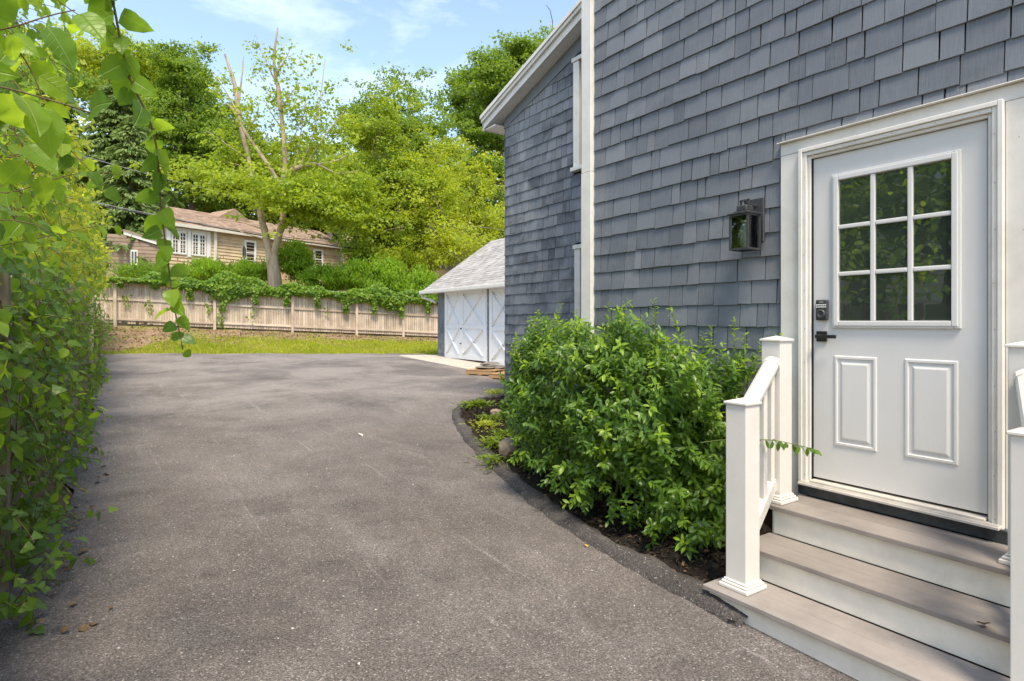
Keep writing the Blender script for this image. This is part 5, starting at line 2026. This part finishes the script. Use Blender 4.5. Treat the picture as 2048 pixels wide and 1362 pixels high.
def vine_wall(name, label, shoots, size, T, mats, light, cat='vine', k=300, pairs=False, down=.45, fwd=.35, stem=M['twig'], srad=.004, tip_small=.7, stuff='foliage'):
    t = empty(name, (-4.2, float(np.mean([s[0][1] for s in shoots])), .2))
    tag(t, label, cat)
    tb = Tubes()
    A, D, N, S = [], [], [], []
    for (p0, d0, L, droop) in shoots:
        n = max(5, int(L / (size * .62)))
        P = shoot(p0, d0, L, n, droop, .09)
        tb.add(P, np.linspace(srad, srad * .4, n), 4)
        a_, d_, n_, s_ = leaves_on(P, size * RNG.uniform(.8, 1.2), pairs, .9, fwd, down, light, .05, tip_small, .35)
        A.append(a_); D.append(d_); N.append(n_); S.append(s_)
    A, D, N, S = (np.concatenate(v) for v in (A, D, N, S))
    A = A + D * .15 * S[:, None]
    big = split_largest(A, D, N, S, k) if k else np.zeros(len(A), bool)
    which = RNG.integers(0, len(mats), len(A))
    for i, mt in enumerate(mats):
        m = (which == i) & big
        if m.any(): leaf_objects('leaf', leaf_meshes(T, [mt]), A[m], D[m], N[m], S[m], t)
        m = (which == i) & ~big
        if m.any():
            V, F, U = scatter(T, A[m], D[m], N[m], S[m])
            o = np_obj(stuff, V, F, mt, t, uv=U, smooth=True); o['kind'] = 'stuff'
    o = tb.build('stem', stem, t); o['kind'] = 'stuff'
    return t


LIGHT_L = (.55, -.25, .75)
# bittersweet: big leaves, nearest stretch of the fence
sh = []
for i in range(300):
    y = RNG.uniform(2.9, 8.3)
    zt_ = 4.5 - .05 * abs(y - 6)
    z = drive_z(y) + RNG.uniform(.6, zt_) if RNG.random() < .8 else drive_z(y) + RNG.uniform(.2, 1.2)
    if z < 1.5 and y < 8.5 and RNG.random() < .5: continue
    if z < .9 and y < 4.7: continue
    over = max(0, z - 1.9)
    x = -4.22 - .05 * RNG.random() - RNG.random() * .65 * min(1, over)
    sh.append(((x, y, z), (RNG.uniform(.1, .6), RNG.normal() * .6, RNG.uniform(-.3, .8)), RNG.uniform(.28, .62) * (1.0 if z > 1.6 else .9), RNG.uniform(1.5, 4.0)))
for i in range(130):
    y = RNG.uniform(4.4, 9.2)
    sh.append(((-4.25 - .45 * RNG.random(), y, drive_z(y) + RNG.uniform(2.4, 4.5)), (RNG.uniform(.1, .6), RNG.normal() * .6, RNG.uniform(-.2, .8)), RNG.uniform(.3, .6), RNG.uniform(1.5, 4.0)))
for (px, py, Z) in ((150, 740, 5.9), (170, 720, 6.4), (140, 800, 5.4), (120, 860, 5.1), (90, 960, 4.7), (60, 1020, 4.3), (130, 830, 5.6), (110, 900, 5.2), (40, 1060, 4.1), (150, 690, 6.5), (120, 640, 6.2), (150, 560, 7.2)):
    p = at(px, py, Z)
    sh.append(((p.x - .1, p.y, p.z + .05), (.75, RNG.normal() * .3, -.1), RNG.uniform(.35, .5), 2.2))
vine_wall('bittersweet_vine', 'bright green large-leaved vine covering the driveway fence nearest the viewer', sh, .088, OV, [M['vine'], M['vine'], M['vine'], M['vine_dark']], LIGHT_L)
# ivy: dark lobed leaves flat on the boards
sh = []
for i in range(190):
    y = RNG.uniform(3.7, 9.0)
    z = drive_z(y) + RNG.uniform(.15, 1.9)
    sh.append(((-4.20, y, z), (RNG.uniform(.02, .18), RNG.normal() * .8, RNG.uniform(-.6, .6)), RNG.uniform(.25, .5), .4))
for i in range(150):
    y = RNG.uniform(3.6, 19)
    sh.append(((-4.12 + .016 * max(0, y - 4) + RNG.normal() * .03, y, drive_z(y) + RNG.uniform(.05, .2)), (RNG.uniform(.05, .4), RNG.normal() * .8, RNG.uniform(-.1, .6)), RNG.uniform(.2, .4), 1.5))
vine_wall('english_ivy', 'dark lobed ivy clinging to the lower boards of the driveway fence', sh, .068, IV, [M['vine_dark']], (.85, -.25, .5), 'ivy', 200, down=.6)
# yellow-green honeysuckle further back
sh = []
for i in range(760):
    y = RNG.uniform(8.2, 27)
    ztop = 4.55 - .075 * (y - 10)
    z = drive_z(y) + (RNG.uniform(1.9, ztop - .3))
    x = -4.30 + .016 * (y - 10) + RNG.uniform(-.9, .08)
    sh.append(((x, y, z), (RNG.uniform(.0, .7), RNG.normal() * .6, RNG.uniform(-.1, .8)), RNG.uniform(.3, .65), RNG.uniform(1.0, 3.0)))
vine_wall('honeysuckle_thicket', 'yellow-green thicket heaped over the far half of the driveway fence', sh, .098, leaf_template('ovate', 3, .2, .2, .40), [M['yellow'], M['yellow'], M['lime']], LIGHT_L, 'thicket', 0, True, .25, .5)
sh = []
for i in range(520):
    y = RNG.uniform(9.5, 27.2)
    z = drive_z(y) + RNG.uniform(.15, 3.4)
    x = -4.25 + .014 * (y - 10) + (RNG.uniform(-.1, .10) if z < 2.2 else RNG.uniform(-.5, .2))
    if 17.3 < y < 21.5 and z < 2.3: continue
    sh.append(((x, y, z), (RNG.uniform(.0, .45), RNG.normal() * .6, RNG.uniform(-.5, .5)), RNG.uniform(.3, .6), RNG.uniform(1.0, 3.0)))
vine_wall('creeper_vine', 'dark green creeper on the far half of the driveway fence under the yellow thicket', sh, .085, leaf_template('heart', 3, .15, .2, .42), [M['ivy'], M['green']], LIGHT_L, 'vine', 0)

# sprigs arching out overhead, close to the eye
def sprig(label, pts, size, T, mats, k=0, gap=.055, down=.55, name='vine_sprig', srad=.0032, tip_small=.75, pairs=False, light=(.2, -.5, .75), grow=None):
    P0 = np.array([np.array(at(*p)) for p in pts])
    d = np.concatenate([[0], np.cumsum(np.linalg.norm(np.diff(P0, axis=0), axis=1))])
    n = max(6, int(d[-1] / (gap * .85)))
    s = np.linspace(0, d[-1], n)
    P = np.stack([np.interp(s, d, P0[:, i]) for i in range(3)], 1)
    P[1:-1] = .25 * P[:-2] + .5 * P[1:-1] + .25 * P[2:]
    t = empty(name, tuple(P[0]))
    tag(t, label, 'vine', 'sprigs hanging into the picture from above')
    tb = Tubes(); tb.add(P, np.linspace(srad, srad * .45, n), 6); tb.build('stem', M['twig'], t)
    light = unit(unit(np.array(EYE) - P.mean(0)) * .75 + np.array(light) * .55)
    a_, d_, n_, s_ = leaves_on(P, size * .98, pairs, .95, .3, down, light, 0.0, tip_small, .5)
    if grow is not None: s_ = s_ * np.interp(np.linspace(0, 1, len(s_)), [0, 1], grow)
    mi = RNG.integers(0, len(mats), len(a_))
    for i, mt in enumerate(mats):
        m = mi == i
        if m.any(): leaf_objects('leaf', leaf_meshes(T, [mt]), a_[m] + d_[m] * .2 * s_[m, None], d_[m], n_[m], s_[m], t)
    return t


VM = [M['vine'], M['vine'], M['vine'], M['vine_dark']]
sprig('long vine strand hanging down in front of the tan house and fence', [(150, -330, 1.72), (205, -60, 1.80), (228, 10, 1.84), (240, 80, 1.86), (256, 150, 1.88), (275, 190, 1.90), (300, 240, 1.93), (315, 300, 1.96), (318, 360, 2.0), (322, 420, 2.03), (330, 480, 2.05), (338, 540, 2.08), (345, 600, 2.1), (356, 650, 2.12), (366, 700, 2.13)], .088, HT, [M['vine'], M['vine_dark'], M['vine']], gap=.029, down=.6, srad=.0042, grow=(1.2, .62))
sprig('leafy bough with the largest leaves at the left edge, below the top', [(-330, 120, 1.25), (-120, 150, 1.2), (0, 172, 1.18), (60, 188, 1.2), (120, 205, 1.22), (180, 225, 1.24)], .102, OV, VM, gap=.045, down=.75)
sprig('leafy bough crossing the upper left corner', [(-300, 90, 1.4), (-100, 70, 1.4), (0, 62, 1.4), (50, 48, 1.42), (95, 30, 1.45), (150, 20, 1.48)], .10, OV, VM, gap=.042, down=.7)
sprig('thin twig from the upper left corner reaching to the hanging strand', [(-60, -260, 1.6), (60, -60, 1.6), (118, 10, 1.62), (165, 35, 1.66), (205, 52, 1.72), (238, 78, 1.8)], .07, OV, VM, gap=.055, down=.6, srad=.002)
sprig('darker vine strand drooping at mid height in the left edge thicket', [(-200, 60, 2.0), (0, 130, 2.0), (60, 200, 2.0), (100, 260, 2.02), (150, 310, 2.05), (185, 345, 2.08), (205, 375, 2.1)], .075, HT, [M['vine_dark'], M['vine'], M['vine_dark']], gap=.04)
sprig('backlit vine shoot reaching towards the hemlock', [(-200, 350, 2.3), (20, 390, 2.3), (70, 370, 2.32), (115, 355, 2.35), (160, 345, 2.4), (215, 343, 2.45), (245, 350, 2.5)], .075, HT, [M['vine']], gap=.055)
sprig('vine bough with overlapping leaves hugging the left edge', [(-250, 10, 1.5), (-80, 120, 1.5), (10, 230, 1.5), (45, 290, 1.52), (70, 340, 1.55)], .10, OV, VM, gap=.04)
sprig('vine spray filling the extreme upper left corner', [(-250, -40, 1.55), (-60, 10, 1.55), (30, 90, 1.56), (70, 150, 1.58), (85, 200, 1.6)], .095, OV, [M['vine']], gap=.038)
sprig('twig with a few leaves above the far fence foliage', [(-150, 520, 3.2), (60, 480, 3.2), (120, 468, 3.25), (165, 455, 3.3), (205, 452, 3.35), (228, 448, 3.4)], .085, OV, [M['vine']], gap=.075)
sprig('low vine shoot trailing onto the asphalt by the fence', [(-60, 900, 4.2), (30, 970, 4.2), (70, 1010, 4.25), (110, 1010, 4.3), (140, 990, 4.35)], .08, OV, [M['vine']], gap=.05)
sprig('vine shoot with bright leaves lowest on the asphalt edge', [(-60, 1080, 3.7), (20, 1090, 3.72), (50, 1075, 3.75), (80, 1065, 3.8), (105, 1078, 3.82)], .07, OV, [M['vine']], gap=.05)
sprig('drooping shoot with hanging leaves over the asphalt', [(60, 760, 5.2), (120, 800, 5.2), (165, 830, 5.2), (180, 860, 5.2), (168, 890, 5.2)], .085, OV, [M['vine'], M['vine_dark']], gap=.055, down=1.0)

# ------------------------------------------------------------------ grass, weeds, mulch, litter
def on_bank(n, dens):
    xs, ys = [], []
    while len(xs) < n:
        x = RNG.uniform(-4.0, 8.5); t = RNG.random()
        ye, yf = y_far(x), y_fence(x)
        y = ye - .12 + (yf - ye) * t + .14 * math.sin(x * 2.3)
        if RNG.random() < dens(x, t): xs.append(x); ys.append(y)
    return np.array(xs), np.array(ys)


def gdens(x, t):
    v = .5 + .5 * math.sin(x * 1.1 + 2) * math.cos(t * 5 + x * .7)
    lim = .72 if x > -1 else .72 * max(.2, (x + 4) / 3)
    return (1.0 if t < lim * .7 else max(0, (lim - t) / (lim * .3))) * (.35 + .65 * v) + .02


xs, ys = on_bank(34000, gdens)
P = np.stack([xs, ys, ground_z(xs, ys) - .005], 1)
n = len(P)
D = unit(np.array([0, 0, 1.0]) + RNG.normal(size=(n, 3)) * .45)
N = unit(RNG.normal(size=(n, 3)) + np.array([0, -.6, .5]))
V, F, U = scatter(BLADE, P, D, N, RNG.uniform(.05, .12, n), np.full(n, .22))
o = np_obj('lawn_grass', V, F, M['grass'], uv=U)
tag(o, 'short yellow-green grass on the bank below the back fence', 'grass', kind='stuff')
# dry leaf litter on the bare earth of the bank
xs, ys = on_bank(2600, lambda x, t: 1.0 if (t > .5 or x < -1.5) else .12)
P = np.stack([xs, ys, ground_z(xs, ys) + .012], 1)
n = len(P)
V, F, U = scatter(RHOMB, P, rvec(n) * np.array([1, 1, .2]), unit(np.array([0, 0, 1.0]) + RNG.normal(size=(n, 3)) * .35), RNG.uniform(.05, .11, n))
o = np_obj('leaf_litter', V, F, M['litter'], uv=U)
tag(o, 'dry brown leaves scattered at the foot of the back fence', 'leaves', kind='stuff')


def bed_points(n, i0, i1, j0=1, j1=nb - 1):
    i = RNG.uniform(i0, i1, n); j = RNG.uniform(j0, j1, n)
    a, b = np.floor(i).astype(int), np.floor(j).astype(int)
    a2, b2 = np.minimum(a + 1, len(KP) - 1), np.minimum(b + 1, nb - 1)
    fi, fj = (i - a)[:, None], (j - b)[:, None]
    return BEDV[a, b] * (1 - fi) * (1 - fj) + BEDV[a2, b] * fi * (1 - fj) + BEDV[a, b2] * (1 - fi) * fj + BEDV[a2, b2] * fi * fj


P = bed_points(9000, 0, 92, .3, nb - 2) + np.array([0, 0, .008])
n = len(P)
V, F, U = scatter(RHOMB, P, unit(rvec(n) * np.array([1, 1, .35])), unit(np.array([0, 0, 1.0]) + RNG.normal(size=(n, 3)) * .5), RNG.uniform(.02, .065, n), RNG.uniform(.3, .7, n))
o = np_obj('mulch_chips', V, F, M['chip'], uv=U)
tag(o, 'dark shredded bark mulch lying over the bed', 'mulch', kind='stuff')
P = bed_points(300, 0, 60, .1, 8) + np.array([0, 0, .016])
n = len(P)
V, F, U = scatter(leaf_template('ovate', 3, .3, -.2, .3), P, unit(rvec(n) * np.array([1, 1, .2])), unit(np.array([0, 0, 1.0]) + RNG.normal(size=(n, 3)) * .5), RNG.uniform(.02, .05, n))
o = np_obj('leaf_litter', V, F, M['litter'], uv=U)
tag(o, 'small dry brown leaves scattered over the dark mulch', 'leaves', kind='stuff')

# weeds in the open end of the bed: each clump a plant
clump = 0
WT = leaf_template('ovate', 3, .3, .5, .2)
for (px, py, lab, k, sz, mt) in ((955, 825, 'dense weed clump in the kerb bend nearest the garage', 150, .14, 'weed'), (985, 850, 'spreading weed behind the kerb bend', 90, .11, 'weed'), (988, 893, 'low weed along the middle of the kerb', 80, .10, 'weed'), (1015, 880, 'pale low weed in the middle of the bed', 110, .10, 'weed'), (1035, 850, 'weed clump against the set-back wall', 110, .11, 'weed'),
                                 (990, 800, 'grassy tuft at the house corner', 80, .10, 'grass'), (1040, 900, 'weed between the large rock and the bush', 90, .10, 'weed'), (985, 925, 'weed at the foot of the large rock', 60, .08, 'weed'), (1060, 925, 'weed behind the large rock', 70, .09, 'weed'), (972, 862, 'yellowish weed beside the kerb', 70, .09, 'grass')):
    Zg = (DZ - .20) / ((py - 644) / FPX)
    p = at(px, py, Zg)
    c = np.array([p.x, p.y, drive_z(p.y) + .06])
    t = empty('weed_clump', tuple(c))
    tag(t, lab, 'weed', 'weeds in the planting bed')
    k = int(k * 2.6); sz *= .72
    a = RNG.uniform(0, 2 * math.pi, k); rr_ = np.abs(RNG.normal(size=k)) * .115
    P = c + np.stack([np.cos(a) * rr_, np.sin(a) * rr_ * 1.3, RNG.uniform(-.02, .06, k)], 1)
    D = unit(np.stack([np.cos(a), np.sin(a), RNG.uniform(.2, 1.4, k)], 1) + RNG.normal(size=(k, 3)) * .3)
    N = unit(np.array([0, 0, 1.0]) + RNG.normal(size=(k, 3)) * .3)
    V, F, U = scatter(WT, P, D, N, sz * RNG.uniform(.6, 1.2, k), RNG.uniform(.7, 1.2, k))
    o = np_obj('leaves', V, F, M[mt], t, uv=U); o['kind'] = 'stuff'
# single thin weed in the mulch
p = at(1315, 1115, 4.05)
t = empty('weed_clump', (p.x, p.y, .1)); tag(t, 'thin pale weed sprouting alone from the dark mulch under the bush', 'weed', 'weeds in the planting bed')
k = 9; a = np.linspace(0, 6, k)
V, F, U = scatter(BLADE, np.tile(np.array([p.x, p.y, .10]), (k, 1)) + RNG.normal(size=(k, 3)) * .01, unit(np.stack([np.cos(a), np.sin(a), np.full(k, .9)], 1)), unit(np.array([0, 0, 1.0]) + RNG.normal(size=(k, 3)) * .2), RNG.uniform(.09, .16, k), np.full(k, .12))
np_obj('blade', V, F, M['weed'], t, uv=U)['kind'] = 'stuff'
# rocks in the bed
p = at(1033, 918, 6.35); rock('field_rock', 'tan angular rock behind the kerb next to the bush', (p.x, p.y, .31), (.24, .17, .15), 3, M['rock'], .4)
p = at(992, 806, 8.6); rock('field_rock', 'small tan rock at the corner of the house', (p.x, p.y, .33), (.11, .09, .07), 5, M['rock'], 1.0)

# fallen leaves and chips on asphalt and steps
def fallen(lab, p, size, mt, rz_, tilt=.2):
    T = leaf_template('ovate', 5, .45, -.3, .33)
    me_ = leaf_meshes(T, [mt], 'fallen_leaf')[0]
    o = bpy.data.objects.new('fallen_leaf', me_); COL.objects.link(o)
    o.location = p; o.scale = (size,) * 3; o.rotation_euler = (tilt, .1, rz_)
    tag(o, lab, 'leaf', 'fallen leaves')


def fall_at(px, py, zg, *a, **k):
    Z = (DZ - zg) / ((py - 644) / FPX)
    p = at(px, py, Z)
    fallen(a[0], (p.x, p.y, zg + .004), *a[1:], **k)


fall_at(1965, 1250, tz[1], 'curled brown leaf lying on the middle step', .075, M['litter'], 2.1)
fall_at(1180, 1098, .075, 'yellow leaf on the kerb below the bush', .05, M['litter_yellow'], .6)
fall_at(1470, 1245, .06, 'small orange-brown leaf at the end of the lowest step', .05, M['litter'], 1.4)
fall_at(725, 873, .2, 'pale tan leaf on the middle of the driveway', .09, M['chip_pale'], .3, tilt=.05)
fall_at(490, 873, .2, 'pale dry leaf on the driveway left of its middle', .09, M['chip_pale'], 1.3, tilt=.05)
xs, ys = RNG.uniform(-4.0, -.5, 500), RNG.uniform(1.2, 12, 500)
ok = ~((xs > -1.15) & (ys < 4.2))
P = np.stack([xs, ys, drive_z(ys) + .004], 1)[ok]
n = len(P)
V, F, U = scatter(RHOMB, P, unit(rvec(n) * np.array([1, 1, .1])), unit(np.array([0, 0, 1.0]) + RNG.normal(size=(n, 3)) * .25), RNG.uniform(.006, .022, n))
o = np_obj('driveway_debris', V, F, M['chip_pale'], uv=U)
tag(o, 'tiny pale chips and bits scattered over the asphalt', 'debris', kind='stuff')
P = np.stack([RNG.uniform(-4.12, -3.85, 150) + .25 * RNG.random(150) ** 3, RNG.uniform(3.5, 20, 150), np.zeros(150)], 1)
P[:, 2] = drive_z(P[:, 1]) + .012 + np.clip((-3.86 - P[:, 0]) / .35, 0, 1) * .05
n = len(P)
V, F, U = scatter(RHOMB, P, unit(rvec(n) * np.array([1, 1, .1])), unit(np.array([0, 0, 1.0]) + RNG.normal(size=(n, 3)) * .4), RNG.uniform(.03, .07, n))
o = np_obj('leaf_litter', V, F, M['litter'], uv=U)
tag(o, 'dry leaves and twigs gathered along the foot of the driveway fence', 'leaves', kind='stuff')

# ------------------------------------------------------------------ across the fence: what the door panes mirror
nh = empty('white_clapboard_house', (-13, 6, .2))
tag(nh, 'white clapboard house across the driveway fence, mirrored in the door panes', 'house')
mb = MB(); mb.box((-19, 2.2, 0), (-12.05, 9.5, 3.9)); mb.poly([(-12.05, 2.2, 3.9), (-12.05, 9.5, 3.9), (-12.05, 5.8, 6.2)], (-6.9, 0, 0)); mb.build('wall', M['clap_white'], nh)
z = .3
while z < 3.85:
    mb = MB(); mb.poly([(-12.0, 2.2, z), (-12.05, 2.2, z), (-12.05, 2.2, z + .17), (-12.035, 2.2, z + .17)], (0, 7.3, 0)); mb.build('clapboard', M['clap_white'], nh)
    z += .165
mb = MB(); mb.poly([(-11.7, 1.8, 3.8), (-11.7, 5.85, 6.35), (-11.7, 5.85, 6.5), (-11.7, 1.8, 3.95)], (-7.6, 0, 0)); mb.poly([(-11.7, 9.9, 3.8), (-11.7, 5.851, 6.35), (-11.7, 5.851, 6.5), (-11.7, 9.9, 3.95)], (-7.6, 0, 0)); mb.build('roof', M['roof_grey'], nh)
for (a, b, c, d) in ((4.4, 5.3, 1.2, 2.6), (7.0, 7.9, 1.2, 2.6)):
    mb = MB(); mb.box((-12.0, a - .1, c - .1), (-11.95, b + .1, d + .1)); w_ = mb.build('window', M['white'], nh)
    mb = MB(); mb.box((-11.949, a, c), (-11.94, b, d)); mb.build('pane', M['glass_far'], w_)


def side_tree(lab, x, y, blobs, n_cl, per, size, leaf, tr):
    gz_ = float(ground_z(x, y))
    t = empty('side_tree', (x, y, gz_)); tag(t, lab, 'tree', 'trees across the driveway fence')
    C, pick = sample_blobs(blobs, n_cl, .4)
    cen = np.array([b[:3] for b in blobs])
    V, F, U = cluster_leaves(C, .5 * RNG.uniform(.6, 1.25, n_cl), per, size, center=cen[pick].repeat(per, 0))
    np_obj('crown', V, F, leaf, t, uv=U)
    tb = Tubes(); tb.add(curve_pts((x, y, gz_ - .2), cen.mean(0), 0, 7, .08), np.linspace(tr, tr * .4, 7), 8)
    for b in cen: tb.add(curve_pts(cen.mean(0) - np.array([0, 0, 1.0]), b, .1, 5, .1), np.linspace(tr * .4, .02, 5), 5)
    tb.build('trunk', M['bark_dark'], t)


side_tree('tree across the driveway fence, middle of the mirrored row', -8.2, 4.2, [(-8.2, 4.2, 4.4, 1.7, 1.8, 1.6), (-7.8, 5.6, 3.2, 1.2, 1.3, 1.0), (-8.0, 2.8, 3.4, 1.2, 1.2, 1.1)], 120, 46, .16, M['green'], .14)
side_tree('tree across the driveway fence, near end of the mirrored row', -9.0, 1.0, [(-9, 1.0, 4.6, 1.8, 1.8, 1.9), (-8.4, .6, 2.8, 1.1, 1.2, 1.1)], 220, 46, .17, M['dark'], .15)
side_tree('tree across the driveway fence, far end of the mirrored row', -9.4, 8.3, [(-9.4, 8.3, 5.0, 2.0, 1.9, 2.0), (-8.6, 7.4, 3.0, 1.2, 1.2, 1.0)], 150, 46, .17, M['green'], .16)
